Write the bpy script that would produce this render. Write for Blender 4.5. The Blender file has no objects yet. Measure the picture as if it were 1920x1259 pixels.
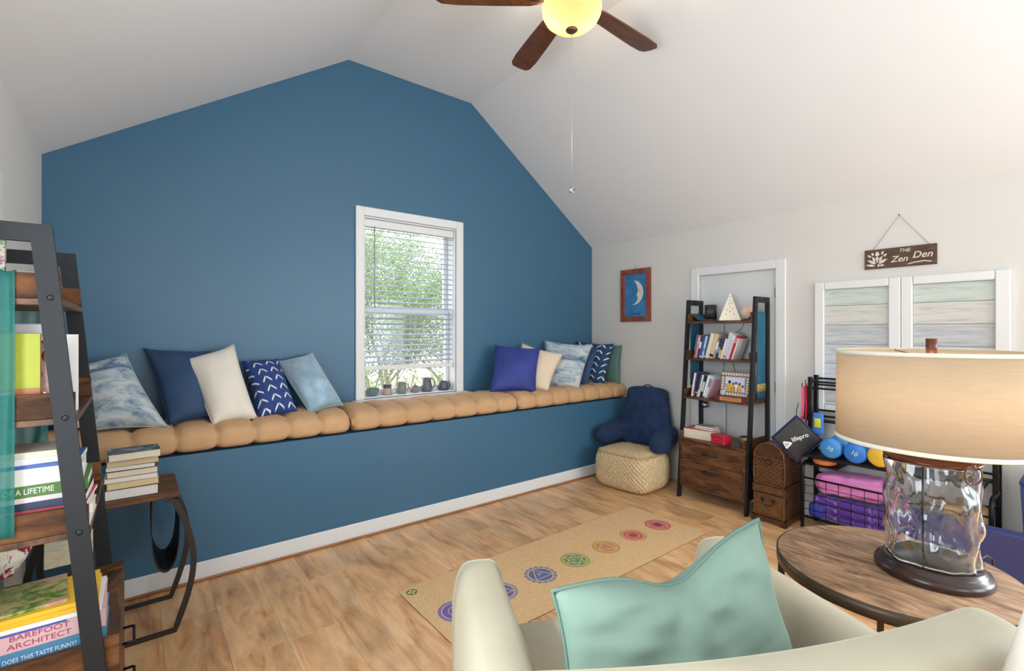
import bpy, bmesh, math, random
from mathutils import Matrix, Vector, Euler, noise
random.seed(7)
R = math.radians
S = bpy.context.scene
C = S.collection

# ------------------------------------------------------------------ camera, world, light, exposure
cam = bpy.data.objects.new('camera', bpy.data.cameras.new('camera')); C.objects.link(cam)
cam.location = (0, 0, 1.5); cam.rotation_euler = (R(90), 0, R(-37.91))
cam.data.sensor_width = 36; cam.data.lens = 36*900.8/1920; cam.data.shift_y = -0.0041
cam.data.clip_start = 0.02
S.camera = cam
S.view_settings.view_transform = 'Standard'; S.view_settings.look = 'None'
S.view_settings.gamma = 1; S.view_settings.use_curve_mapping = False
S.view_settings.exposure = 0.17
S.cycles.max_bounces = 8; S.cycles.diffuse_bounces = 4; S.cycles.glossy_bounces = 3; S.cycles.transmission_bounces = 7; S.cycles.caustics_reflective = False; S.cycles.caustics_refractive = False
w = bpy.data.worlds.new('sky'); S.world = w; w.use_nodes = True
bg = w.node_tree.nodes['Background']; bg.inputs[0].default_value = (0.86, 0.93, 1, 1); bg.inputs[1].default_value = 3.2
def area(name, loc, rot, sx, sy, power, col):
    l = bpy.data.lights.new(name, 'AREA'); l.shape = 'RECTANGLE'; l.size = sx; l.size_y = sy; l.energy = power; l.color = col
    o = bpy.data.objects.new(name, l); C.objects.link(o); o.location = loc; o.rotation_euler = rot
    return o
sun = bpy.data.lights.new('sun', 'SUN'); sun.energy = 1.5; sun.angle = R(2); sun.color = (1, .96, .88)
so = bpy.data.objects.new('sun', sun); C.objects.link(so); so.rotation_euler = (R(4), R(-48), 0)
# fill lamps added inside the unseen windows beside and behind the camera
DAY = (0.80, 0.915, 1.0)
area('window_fill', (-0.42, 0.72, 1.50), (R(90), 0, R(-90)), 1.3, 1.4, 38, DAY)
area('window_fill', (4.27, -1.70, 1.45), (R(90), 0, R(90)), 1.6, 1.5, 84, DAY)
area('window_fill', (3.05, -2.97, 1.55), (R(90), 0, 0), 1.5, 1.7, 46, DAY)
area('window_fill', (0.75, -2.97, 1.55), (R(90), 0, 0), 1.5, 1.7, 18, DAY)

# ------------------------------------------------------------------ helpers: colour and materials
def lin(c):
    return c/12.92 if c <= .04045 else ((c+.055)/1.055)**2.4
def col(h, k=1.0):
    h = h.lstrip('#')
    return tuple(min(1, lin(int(h[i:i+2], 16)/255)*k) for i in (0, 2, 4)) + (1,)
MATS = {}
def newmat(name):
    m = bpy.data.materials.new(name); m.use_nodes = True
    nt = m.node_tree
    return m, nt, nt.nodes['Principled BSDF']
def nd(nt, t, **kw):
    n = nt.nodes.new(t)
    for k, v in kw.items(): setattr(n, k, v)
    return n
def flat(h, rough=.6, metal=0, var=.0, vs=6, bump=0, bs=80, sheen=0, k=1.0, spec=.5, coat=0):
    key = ('flat', h, rough, metal, var, vs, bump, bs, sheen, k, spec, coat)
    if key in MATS: return MATS[key]
    m, nt, b = newmat('paint_' + h.lstrip('#'))
    c = col(h, k)
    b.inputs['Base Color'].default_value = c; b.inputs['Roughness'].default_value = rough; b.inputs['Metallic'].default_value = metal
    b.inputs['Specular IOR Level'].default_value = spec
    if sheen:
        b.inputs['Sheen Weight'].default_value = sheen; b.inputs['Sheen Roughness'].default_value = .35
        b.inputs['Sheen Tint'].default_value = tuple(min(1, x*1.6+.08) for x in c[:3]) + (1,)
    if coat: b.inputs['Coat Weight'].default_value = coat
    if var or bump:
        tc = nd(nt, 'ShaderNodeTexCoord')
    if var:
        n = nd(nt, 'ShaderNodeTexNoise'); n.inputs['Scale'].default_value = vs; n.inputs['Detail'].default_value = 4
        nt.links.new(tc.outputs['Object'], n.inputs['Vector'])
        r = nd(nt, 'ShaderNodeValToRGB')
        r.color_ramp.elements[0].position = .3; r.color_ramp.elements[1].position = .7
        r.color_ramp.elements[0].color = tuple(x*(1-var) for x in c[:3]) + (1,)
        r.color_ramp.elements[1].color = tuple(min(1, x*(1+var)) for x in c[:3]) + (1,)
        nt.links.new(n.outputs['Fac'], r.inputs[0]); nt.links.new(r.outputs[0], b.inputs['Base Color'])
    if bump:
        n2 = nd(nt, 'ShaderNodeTexNoise'); n2.inputs['Scale'].default_value = bs; n2.inputs['Detail'].default_value = 3
        nt.links.new(tc.outputs['Object'], n2.inputs['Vector'])
        bp = nd(nt, 'ShaderNodeBump'); bp.inputs['Strength'].default_value = bump; bp.inputs['Distance'].default_value = .004
        nt.links.new(n2.outputs['Fac'], bp.inputs['Height']); nt.links.new(bp.outputs[0], b.inputs['Normal'])
    MATS[key] = m
    return m
def wood(stops, axis='y', sc=1.0, rough=.5, stretch=9, rnd=True, bump=.15, knots=.5, spec=.5):
    key = ('wood', tuple(stops), axis, sc, rough, stretch, rnd, bump, knots, spec)
    if key in MATS: return MATS[key]
    m, nt, b = newmat('wood_grain')
    tc = nd(nt, 'ShaderNodeTexCoord'); mp = nd(nt, 'ShaderNodeMapping')
    s = [stretch*sc]*3; s['xyz'.index(axis)] = sc
    mp.inputs['Scale'].default_value = s
    src = tc.outputs['Object']
    if rnd:
        oi = nd(nt, 'ShaderNodeObjectInfo'); mul = nd(nt, 'ShaderNodeMath', operation='MULTIPLY'); mul.inputs[1].default_value = 53.0
        nt.links.new(oi.outputs['Random'], mul.inputs[0])
        add = nd(nt, 'ShaderNodeVectorMath', operation='ADD'); nt.links.new(tc.outputs['Object'], add.inputs[0]); nt.links.new(mul.outputs[0], add.inputs[1])
        src = add.outputs[0]
    nt.links.new(src, mp.inputs['Vector'])
    n = nd(nt, 'ShaderNodeTexNoise'); n.inputs['Scale'].default_value = 1.6; n.inputs['Detail'].default_value = 8; n.inputs['Roughness'].default_value = .62; n.inputs['Distortion'].default_value = 1.4
    nt.links.new(mp.outputs[0], n.inputs['Vector'])
    r = nd(nt, 'ShaderNodeValToRGB'); e = r.color_ramp.elements
    while len(e) < len(stops): e.new(.5)
    for i, (p, h) in enumerate(stops): e[i].position = p; e[i].color = col(h)
    nt.links.new(n.outputs['Fac'], r.inputs[0])
    last = r.outputs[0]
    if knots:
        mp2 = nd(nt, 'ShaderNodeMapping'); s2 = [2.6*sc]*3; s2['xyz'.index(axis)] = .9*sc; mp2.inputs['Scale'].default_value = s2
        nt.links.new(src, mp2.inputs['Vector'])
        k = nd(nt, 'ShaderNodeTexNoise'); k.inputs['Scale'].default_value = 1.9; k.inputs['Detail'].default_value = 5; k.inputs['Distortion'].default_value = .8
        nt.links.new(mp2.outputs[0], k.inputs['Vector'])
        kr = nd(nt, 'ShaderNodeValToRGB'); kr.color_ramp.elements[0].position = .34; kr.color_ramp.elements[1].position = .56
        kr.color_ramp.elements[0].color = (1-knots,)*3 + (1,); kr.color_ramp.elements[1].color = (1, 1, 1, 1)
        nt.links.new(k.outputs['Fac'], kr.inputs[0])
        mx = nd(nt, 'ShaderNodeMix', data_type='RGBA', blend_type='MULTIPLY'); mx.inputs['Factor'].default_value = 1
        nt.links.new(last, mx.inputs['A']); nt.links.new(kr.outputs[0], mx.inputs['B']); last = mx.outputs['Result']
    if rnd:
        hsv = nd(nt, 'ShaderNodeHueSaturation'); mr = nd(nt, 'ShaderNodeMapRange'); mr.inputs['To Min'].default_value = .93; mr.inputs['To Max'].default_value = 1.10
        nt.links.new(oi.outputs['Random'], mr.inputs['Value']); nt.links.new(mr.outputs[0], hsv.inputs['Value']); nt.links.new(last, hsv.inputs['Color']); last = hsv.outputs[0]
    nt.links.new(last, b.inputs['Base Color'])
    b.inputs['Roughness'].default_value = rough; b.inputs['Specular IOR Level'].default_value = spec
    if bump:
        bp = nd(nt, 'ShaderNodeBump'); bp.inputs['Strength'].default_value = bump; bp.inputs['Distance'].default_value = .002
        nt.links.new(n.outputs['Fac'], bp.inputs['Height']); nt.links.new(bp.outputs[0], b.inputs['Normal'])
    MATS[key] = m
    return m
def glow(h, strength):
    m, nt, b = newmat('glow'); b.inputs['Base Color'].default_value = col(h)
    b.inputs['Emission Color'].default_value = col(h); b.inputs['Emission Strength'].default_value = strength
    return m
def translucent(h, frac, rough=.6, weave=0):
    m, nt, b = newmat('translucent'); out = nt.nodes['Material Output']
    b.inputs['Base Color'].default_value = col(h); b.inputs['Roughness'].default_value = rough
    t = nd(nt, 'ShaderNodeBsdfTranslucent'); t.inputs[0].default_value = col(h)
    mx = nd(nt, 'ShaderNodeMixShader'); mx.inputs[0].default_value = frac
    nt.links.new(b.outputs[0], mx.inputs[1]); nt.links.new(t.outputs[0], mx.inputs[2]); nt.links.new(mx.outputs[0], out.inputs[0])
    if weave:
        tc = nd(nt, 'ShaderNodeTexCoord'); mp = nd(nt, 'ShaderNodeMapping'); mp.inputs['Scale'].default_value = (14, 14, 220)
        n = nd(nt, 'ShaderNodeTexNoise'); n.inputs['Scale'].default_value = 1; n.inputs['Detail'].default_value = 3
        nt.links.new(tc.outputs['Object'], mp.inputs[0]); nt.links.new(mp.outputs[0], n.inputs['Vector'])
        r = nd(nt, 'ShaderNodeValToRGB'); c = col(h)
        r.color_ramp.elements[0].color = tuple(x*.86 for x in c[:3]) + (1,); r.color_ramp.elements[1].color = tuple(min(1, x*1.08) for x in c[:3]) + (1,)
        nt.links.new(n.outputs['Fac'], r.inputs[0]); nt.links.new(r.outputs[0], b.inputs['Base Color']); nt.links.new(r.outputs[0], t.inputs[0])
    return m
def pane_mat():
    m, nt, b = newmat('window_glass'); out = nt.nodes['Material Output']
    t = nd(nt, 'ShaderNodeBsdfTransparent'); g = nd(nt, 'ShaderNodeBsdfGlossy'); g.inputs['Roughness'].default_value = .02
    mx = nd(nt, 'ShaderNodeMixShader'); mx.inputs[0].default_value = .012
    nt.links.new(t.outputs[0], mx.inputs[1]); nt.links.new(g.outputs[0], mx.inputs[2]); nt.links.new(mx.outputs[0], out.inputs[0])
    return m
def sheer(h, alpha):
    m, nt, b = newmat('sheer_cloth'); b.inputs['Base Color'].default_value = col(h); b.inputs['Roughness'].default_value = .5; b.inputs['Alpha'].default_value = alpha
    return m
def ramp_noise(stops, scale=(1, 1, 1), ns=3, detail=6, rough=.75, dist=.6, sheen=.2, bump=0, coord='Object'):
    m, nt, b = newmat('mottled_cloth')
    tc = nd(nt, 'ShaderNodeTexCoord'); mp = nd(nt, 'ShaderNodeMapping'); mp.inputs['Scale'].default_value = scale
    nt.links.new(tc.outputs[coord], mp.inputs[0])
    n = nd(nt, 'ShaderNodeTexNoise'); n.inputs['Scale'].default_value = ns; n.inputs['Detail'].default_value = detail; n.inputs['Distortion'].default_value = dist; n.inputs['Roughness'].default_value = .68
    nt.links.new(mp.outputs[0], n.inputs['Vector'])
    r = nd(nt, 'ShaderNodeValToRGB'); e = r.color_ramp.elements
    while len(e) < len(stops): e.new(.5)
    for i, (p, h) in enumerate(stops): e[i].position = p; e[i].color = col(h)
    nt.links.new(n.outputs['Fac'], r.inputs[0]); nt.links.new(r.outputs[0], b.inputs['Base Color'])
    b.inputs['Roughness'].default_value = rough; b.inputs['Sheen Weight'].default_value = sheen
    if bump:
        bp = nd(nt, 'ShaderNodeBump'); bp.inputs['Strength'].default_value = bump; bp.inputs['Distance'].default_value = .006
        nt.links.new(n.outputs['Fac'], bp.inputs['Height']); nt.links.new(bp.outputs[0], b.inputs['Normal'])
    return m

# ------------------------------------------------------------------ helpers: geometry
def link(name, me, mat, parent=None, loc=(0, 0, 0), rot=(0, 0, 0), smooth=False, label=None):
    o = bpy.data.objects.new(name, me); C.objects.link(o)
    if mat is not None:
        me.materials.clear(); me.materials.append(mat)
    o.location = loc; o.rotation_euler = rot
    if parent is not None: o.parent = parent
    if smooth: me.polygons.foreach_set('use_smooth', [True]*len(me.polygons))
    if label: o['label'] = label
    return o
def tag(o, label, cat, group=None):
    o['label'] = label; o['category'] = cat
    if group: o['group'] = group
    return o
def structure(o, label=None):
    o['kind'] = 'structure'
    if label: o['label'] = label
    return o
def thing(name, label, cat, loc=(0, 0, 0), rot=(0, 0, 0), group=None, M=None):
    o = bpy.data.objects.new(name, None); C.objects.link(o); o.empty_display_size = .05
    if M is not None: o.matrix_world = M
    else: o.location = loc; o.rotation_euler = rot
    return tag(o, label, cat, group)
def fromdata(name, v, f, mat, parent=None, smooth=False, **kw):
    me = bpy.data.meshes.new(name); me.from_pydata([tuple(p) for p in v], [], f); me.update()
    return link(name, me, mat, parent, smooth=smooth, **kw)
def frombm(name, bm, mat, parent=None, smooth=False, **kw):
    bmesh.ops.recalc_face_normals(bm, faces=bm.faces)
    me = bpy.data.meshes.new(name); bm.to_mesh(me); bm.free()
    return link(name, me, mat, parent, smooth=smooth, **kw)
def box(name, size, loc, mat, parent=None, bevel=.002, seg=1, rot=(0, 0, 0), smooth=False, label=None):
    bm = bmesh.new(); bmesh.ops.create_cube(bm, size=1)
    bmesh.ops.scale(bm, vec=size, verts=bm.verts)
    if bevel: bmesh.ops.bevel(bm, geom=list(bm.edges), offset=min(bevel, .45*min(size)), segments=seg, affect='EDGES', profile=.5)
    return frombm(name, bm, mat, parent, loc=loc, rot=rot, smooth=smooth, label=label)
def boxc(name, lo, hi, mat, parent=None, bevel=.002, **kw):
    return box(name, [hi[i]-lo[i] for i in range(3)], [(hi[i]+lo[i])/2 for i in range(3)], mat, parent, bevel, **kw)
def tube(name, pts, r, mat, parent=None, n=8, closed=False, **kw):
    pts = [Vector(p) for p in pts]; N = len(pts); rs = r if isinstance(r, (list, tuple)) else [r]*N
    v = []; f = []; nrm = None
    for i, p in enumerate(pts):
        a = pts[(i-1) % N] if (closed or i > 0) else p; b = pts[(i+1) % N] if (closed or i < N-1) else p
        d = (b-a).normalized()
        if nrm is None:
            nrm = d.orthogonal().normalized()
        nrm = (nrm - d*nrm.dot(d)).normalized(); bn = d.cross(nrm)
        for k in range(n):
            t = 2*math.pi*k/n; v.append(p + (nrm*math.cos(t)+bn*math.sin(t))*rs[i])
    M = N if closed else N-1
    for i in range(M):
        for k in range(n):
            a = i*n+k; b = i*n+(k+1) % n; c = ((i+1) % N)*n+(k+1) % n; d = ((i+1) % N)*n+k
            f.append((a, b, c, d))
    if not closed: f += [tuple(range(n))[::-1], tuple(range((N-1)*n, N*n))]
    return fromdata(name, v, f, mat, parent, smooth=True, **kw)
def bar(name, pts, wx, wy, mat, parent=None, up=(0, 0, 1), **kw):
    """rectangular bar along a polyline"""
    pts = [Vector(p) for p in pts]; v = []; f = []; N = len(pts); up = Vector(up)
    for i, p in enumerate(pts):
        d = (pts[min(i+1, N-1)]-pts[max(i-1, 0)]).normalized(); s = d.cross(up)
        s = s.normalized() if s.length > 1e-5 else Vector((1, 0, 0)); u = s.cross(d)
        for a, b in ((-1, -1), (1, -1), (1, 1), (-1, 1)): v.append(p+s*a*wx/2+u*b*wy/2)
    for i in range(N-1):
        for k in range(4): f.append((i*4+k, i*4+(k+1) % 4, i*4+4+(k+1) % 4, i*4+4+k))
    f += [(3, 2, 1, 0), (N*4-4, N*4-3, N*4-2, N*4-1)]
    return fromdata(name, v, f, mat, parent, **kw)
def lathe(name, prof, mat, parent=None, n=32, closed=False, fn=None, **kw):
    v = []; f = []; m = len(prof)
    for i in range(n):
        a = 2*math.pi*i/n
        for (r, z) in prof:
            rr = fn(r, z, a) if fn else r
            v.append((rr*math.cos(a), rr*math.sin(a), z))
    for i in range(n):
        j = (i+1) % n
        for k in range(m if closed else m-1):
            k2 = (k+1) % m
            f.append((i*m+k, j*m+k, j*m+k2, i*m+k2))
    me = bpy.data.meshes.new(name); me.from_pydata(v, [], f)
    bm = bmesh.new(); bm.from_mesh(me); bmesh.ops.remove_doubles(bm, verts=bm.verts, dist=1e-5); bmesh.ops.recalc_face_normals(bm, faces=bm.faces); bm.to_mesh(me); bm.free()
    return link(name, me, mat, parent, smooth=True, **kw)
def prism(name, poly, h, mat, parent=None, M=None, bevel=0, smooth=False, label=None):
    """polygon in local xy, extruded h along +z, then moved by M"""
    bm = bmesh.new(); vs = [bm.verts.new((x, y, 0)) for x, y in poly]; fa = bm.faces.new(vs)
    r = bmesh.ops.extrude_face_region(bm, geom=[fa]); bmesh.ops.translate(bm, vec=(0, 0, h), verts=[g for g in r['geom'] if isinstance(g, bmesh.types.BMVert)])
    bmesh.ops.triangulate(bm, faces=[x for x in bm.faces if len(x.verts) > 4])
    if M is not None: bmesh.ops.transform(bm, matrix=M, verts=bm.verts)
    return frombm(name, bm, mat, parent, smooth=smooth, label=label)
def basis(o, x, y, z):
    return Matrix(((x[0], y[0], z[0], o[0]), (x[1], y[1], z[1], o[1]), (x[2], y[2], z[2], o[2]), (0, 0, 0, 1)))
def text(name, s, size, mat, parent, M, extrude=.0006, shear=0, align='CENTER', sx=1.0, label=None, bold=0):
    cu = bpy.data.curves.new(name, 'FONT'); cu.body = s; cu.size = size; cu.extrude = extrude; cu.shear = shear; cu.align_x = align; cu.align_y = 'CENTER'; cu.resolution_u = 3; cu.offset = bold
    o = bpy.data.objects.new('tmp', cu); C.objects.link(o); bpy.context.view_layer.update()
    me = bpy.data.meshes.new_from_object(o.evaluated_get(bpy.context.evaluated_depsgraph_get()))
    bpy.data.objects.remove(o); bpy.data.curves.remove(cu)
    me.transform(M @ Matrix.Diagonal((sx, 1, 1, 1)))
    return link(name, me, mat, parent, label=label)
def sheet(name, path, a0, a1, mat, parent=None, axis='x', na=14, amp=.006, freq=5, thick=.0015, seed=0, pinch=0, **kw):
    """cloth swept: path = list of (p, z) in the plane normal to axis; a0..a1 along axis, with folds"""
    P = []
    for i in range(len(path)-1):
        p, q = path[i], path[i+1]; n = max(1, int(math.dist(p, q)/.03))
        for k in range(n): P.append((p[0]+(q[0]-p[0])*k/n, p[1]+(q[1]-p[1])*k/n))
    P.append(path[-1]); v = []; f = []
    for i, (p, z) in enumerate(P):
        a, b = P[max(i-1, 0)], P[min(i+1, len(P)-1)]; d = Vector((b[0]-a[0], b[1]-a[1])); d.normalize(); nn = Vector((-d.y, d.x))
        for k in range(na+1):
            s = k/na; o = amp*math.sin(freq*2*math.pi*s+seed+.6*math.sin(i*.21+seed))
            ww = 1-pinch*math.sin(math.pi*i/len(P))
            aa = (a0+a1)/2+(s-.5)*(a1-a0)*ww
            pp = p+nn.x*o; zz = z+nn.y*o
            v.append((aa, pp, zz) if axis == 'x' else (pp, aa, zz))
    for i in range(len(P)-1):
        for k in range(na): f.append((i*(na+1)+k, i*(na+1)+k+1, (i+1)*(na+1)+k+1, (i+1)*(na+1)+k))
    o = fromdata(name, v, f, mat, parent, smooth=True, **kw)
    md = o.modifiers.new('thickness', 'SOLIDIFY'); md.thickness = thick
    return o
def pillow(name, label, corners, thick, mat, group=None, n=26, seed=0, cat='pillow', parentless=True, piping=None, dent=0, wr=.35):
    """cushion with four given corners (bl, br, tr, tl) and a filled belly"""
    c = [Vector(p) for p in corners]; ctr = sum(c, Vector())/4
    nrm = ((c[1]-c[0]).cross(c[3]-c[0])).normalized()
    t = thing(name, label, cat, loc=ctr, group=group)
    thick *= 1.28
    v = []; f = []; uv = []
    def P(a, b):
        p = c[0]*(1-a)*(1-b)+c[1]*a*(1-b)+c[2]*a*b+c[3]*(1-a)*b
        x, y = 2*a-1, 2*b-1
        k = .085*((1-y*y)*x*abs(x)); k2 = .085*((1-x*x)*y*abs(y))
        p = p - (c[1]-c[0])*k*.5*1.0 - (c[3]-c[0])*k2*.5
        if dent: p = p - (c[3]-c[0])*dent*math.exp(-((x-.1)/.4)**2)*b**2
        return p-ctr
    idx = {}
    for side in (1, -1):
        for i in range(n+1):
            for j in range(n+1):
                if side == -1 and (i in (0, n) or j in (0, n)):
                    idx[(side, i, j)] = idx[(1, i, j)]; continue
                a, b = i/n, j/n; x, y = 2*a-1, 2*b-1
                h = ((1-x**2)*(1-y**2))**.42*(1-.18*x*x)
                p = P(a, b)
                e = max(abs(x), abs(y))
                h2 = h*(1+.10*noise.noise((x*1.3+seed*3.1, y*1.3, side*2+seed)))
                wrk = .11*wr*noise.noise((x*2.4+seed, y*6+side, seed*1.7))*h + .05*wr*math.sin(9*math.atan2(y, x)+seed)*e**3*h
                if dent:
                    fx_, fy_ = (x-.05)*.8, y-1.0; ph_ = math.atan2(fy_, fx_); rr_ = math.hypot(fx_, fy_)
                    wrk += .09*math.sin(11*ph_+.6*rr_)*math.exp(-((rr_-.55)/.35)**2)*(1 if x > -.2 else .5)*min(1, h*1.6)
                p = p+nrm*side*thick*.5*(h2+wrk)
                idx[(side, i, j)] = len(v); v.append(p); uv.append((a, b))
    for side in (1, -1):
        for i in range(n):
            for j in range(n):
                q = (idx[(side, i, j)], idx[(side, i+1, j)], idx[(side, i+1, j+1)], idx[(side, i, j+1)])
                f.append(q if side == 1 else q[::-1])
    o = fromdata('cover', v, f, mat, t, smooth=True)
    ul = o.data.uv_layers.new(name='UVMap')
    for lp in o.data.loops: ul.data[lp.index].uv = uv[lp.vertex_index]
    ring = [(k/n, 0) for k in range(n)]+[(1, k/n) for k in range(n)]+[(1-k/n, 1) for k in range(n)]+[(0, 1-k/n) for k in range(n)]
    tube('piping' if piping else 'seam', [P(a, b) for a, b in ring], .0055 if piping else .0022, piping or mat, t, n=6, closed=True)
    return t
def superbox(name, lo, hi, mat, parent=None, r=.05, n=8, puff=0, **kw):
    """upholstered block: bevelled box with smooth rounded edges"""
    bm = bmesh.new(); bmesh.ops.create_cube(bm, size=1)
    sz = [hi[i]-lo[i] for i in range(3)]; bmesh.ops.scale(bm, vec=sz, verts=bm.verts)
    bmesh.ops.bevel(bm, geom=list(bm.edges), offset=r, segments=n, affect='EDGES', profile=.5)
    if puff:
        bmesh.ops.subdivide_edges(bm, edges=[e for e in bm.edges if e.calc_length() > .1], cuts=6, use_grid_fill=True)
        for vt in bm.verts:
            x, y = vt.co.x/sz[0]*2, vt.co.y/sz[1]*2
            if vt.co.z > 0: vt.co.z += puff*(1-x*x)*(1-y*y)
    return frombm(name, bm, mat, parent, smooth=True, loc=[(lo[i]+hi[i])/2 for i in range(3)], **kw)

# ------------------------------------------------------------------ shared materials
WHITE = flat('#e4e4e3', .45); WALLP = flat('#dad7d1', .75, bump=.05, bs=300); CEIL = flat('#e6e6e6', .85, bump=.04, bs=250)
BLUE = flat('#3f6a86', .36, bump=.03, bs=220, spec=.45)
BLACKM = flat('#1e1f22', .5, 0, spec=.3); DARKM = flat('#1c1c1f', .4, .3)
RUST = [(.28, '#2c1a10'), (.44, '#57361f'), (.6, '#774c2b'), (.78, '#98693f')]
WOODY = wood(RUST, 'y', 2.6, .45, stretch=4.5, knots=.6); WOODX = wood(RUST, 'x', 2.6, .6, stretch=4.5, knots=.6, spec=.25)
FLOORW = wood([(.22, '#9a6038'), (.36, '#d69c68'), (.52, '#eab884'), (.75, '#f3cda0')], 'y', 1.3, .30, stretch=6, knots=.30, bump=.06)
PAGES = flat('#e6dcc4', .8, var=.06, vs=90); PAGEW = flat('#eeeae2', .8, var=.05, vs=90)
GLASSP = pane_mat()

# ------------------------------------------------------------------ room
XL, XR, YB, YN = -0.45, 4.30, 3.96, -3.00
BENCH = 3.44
fl = structure(boxc('floor', (XL-.2, YN-.2, -.12), (XR+.2, YB+.2, -.0125), flat('#3a2a20', .8), bevel=0), 'wood plank floor')
fl.data.transform(Matrix.Translation(fl.location)); fl.location = (0, 0, 0)
pw = .24; x = XL; i = 0
while x < XR-.02:
    x1 = min(x+(pw if i else .545-pw*2), XR); y = YN - random.uniform(0, 1.1)
    if abs(x-.575) < .02: y = 2.50-1.22*5
    while y < BENCH:
        y1 = y+1.22; a = max(y, YN); b = min(y1, BENCH+.01)
        if b-a > .03:
            boxc('plank', (x+.0003, a+.0003, -.012), (x1-.0003, b-.0003, 0), FLOORW, fl, bevel=.0007)
        y = y1
    x = x1; i += 1

def wall(name, axis, plane, thick, rng, zr, holes, mat, extra=None):
    """wall slab with rectangular holes; axis is the normal ('x' or 'y'), thick signed away from the room"""
    us = sorted({rng[0], rng[1], *[h[0] for h in holes], *[h[1] for h in holes]}); zs = sorted({zr[0], zr[1], *[h[2] for h in holes], *[h[3] for h in holes]})
    def solid(i, j):
        if not (0 <= i < len(us)-1 and 0 <= j < len(zs)-1): return False
        u, z = (us[i]+us[i+1])/2, (zs[j]+zs[j+1])/2
        return not any(h[0] < u < h[1] and h[2] < z < h[3] for h in holes)
    bm = bmesh.new()
    def P(u, z, d): return bm.verts.new((plane+d*thick, u, z) if axis == 'x' else (u, plane+d*thick, z))
    for i in range(len(us)-1):
        for j in range(len(zs)-1):
            if not solid(i, j): continue
            q = [(us[i], zs[j]), (us[i+1], zs[j]), (us[i+1], zs[j+1]), (us[i], zs[j+1])]
            for d in (0, 1): bm.faces.new([P(*p, d) for p in q])
            for (di, dj), (k, l) in (((0, -1), (0, 1)), ((1, 0), (1, 2)), ((0, 1), (2, 3)), ((-1, 0), (3, 0))):
                if not solid(i+di, j+dj): bm.faces.new([P(*q[k], 0), P(*q[l], 0), P(*q[l], 1), P(*q[k], 1)])
    if extra:
        vs0 = [P(*p, 0) for p in extra]; bm.faces.new(vs0); vs1 = [P(*p, 1) for p in extra]; bm.faces.new(vs1)
    bmesh.ops.remove_doubles(bm, verts=bm.verts, dist=1e-5)
    return structure(frombm(name, bm, mat))
ZL, ZR, G1, G2 = 2.55, 2.50, (1.375, 3.745), (2.58, 3.735)
gable = [(XL, 2.5), (XR, ZR), G2, G1, (XL, ZL)]
WO = (1.50, 2.40, 0.93, 2.475)          # window opening in the blue wall
wall('wall_back', 'y', YB, .20, (XL, XR), (0, 2.5), [WO], BLUE, gable)
DO = (1.852, 2.560, 0.0, 2.035)
RW = (-2.50, -0.90, .70, 2.20); LW = (0.07, 1.37, .80, 2.20)
wall('wall_right', 'x', XR, .16, (YN, YB), (0, ZR), [DO, RW], WALLP)
wall('wall_left', 'x', XL, -.16, (YN, YB), (0, ZL), [LW], WALLP)
FW = [(0.0, 1.5, .70, 2.40), (2.3, 3.8, .70, 2.40)]
wall('wall_front', 'y', YN, -.16, (XL, XR), (0, 2.5), FW, WALLP, gable)
sec = [(XL, ZL), G1, G2, (XR, ZR)]
v = []; f = []
off = [(XL-.1, ZL+.12), (G1[0]-.04, G1[1]+.12), (G2[0]+.04, G2[1]+.12), (XR+.1, ZR+.12)]
for yy in (YN-.2, YB+.2):
    v += [(p[0], yy, p[1]) for p in sec] + [(p[0], yy, p[1]) for p in off]
for k in range(3):
    f.append((k, k+1, 8+k+1, 8+k)); f.append((4+k, 12+k, 12+k+1, 4+k+1))
f += [(0, 8, 12, 4), (3, 7, 15, 11), (0, 4, 5, 1), (1, 5, 6, 2), (2, 6, 7, 3), (8, 9, 13, 12), (9, 10, 14, 13), (10, 11, 15, 14)]
structure(fromdata('ceiling', v, f, CEIL), 'white vaulted ceiling')
# baseboards and wooden quarter round along the window seat
structure(boxc('baseboard_back', (XL, BENCH-.016, .0005), (XR, BENCH-.0005, .112), WHITE, bevel=.006))
structure(boxc('trim_1', (XL, BENCH-.033, .0005), (XR, BENCH-.0165, .018), wood([(.3, '#8a5a3a'), (.7, '#b98255')], 'x', 1.5, .45, knots=.2), bevel=.008))
structure(boxc('baseboard_right', (XR-.014, YN, .0005), (XR-.0005, 1.76, .112), WHITE, bevel=.006))
structure(boxc('baseboard_left', (XL+.0005, YN, .0005), (XL+.014, 1.9, .112), WHITE, bevel=.006))
# built-in seat
ws = thing('built_in_bench', 'built-in bench with plain blue painted front under the window', 'bench')
boxc('front_panel', (XL+.001, BENCH, .001), (XR-.001, BENCH+.03, .765), BLUE, ws, bevel=0)
boxc('seat_board', (XL+.001, BENCH+.0305, .7405), (XR-.001, YB-.001, .765), BLUE, ws, bevel=.002)
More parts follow.
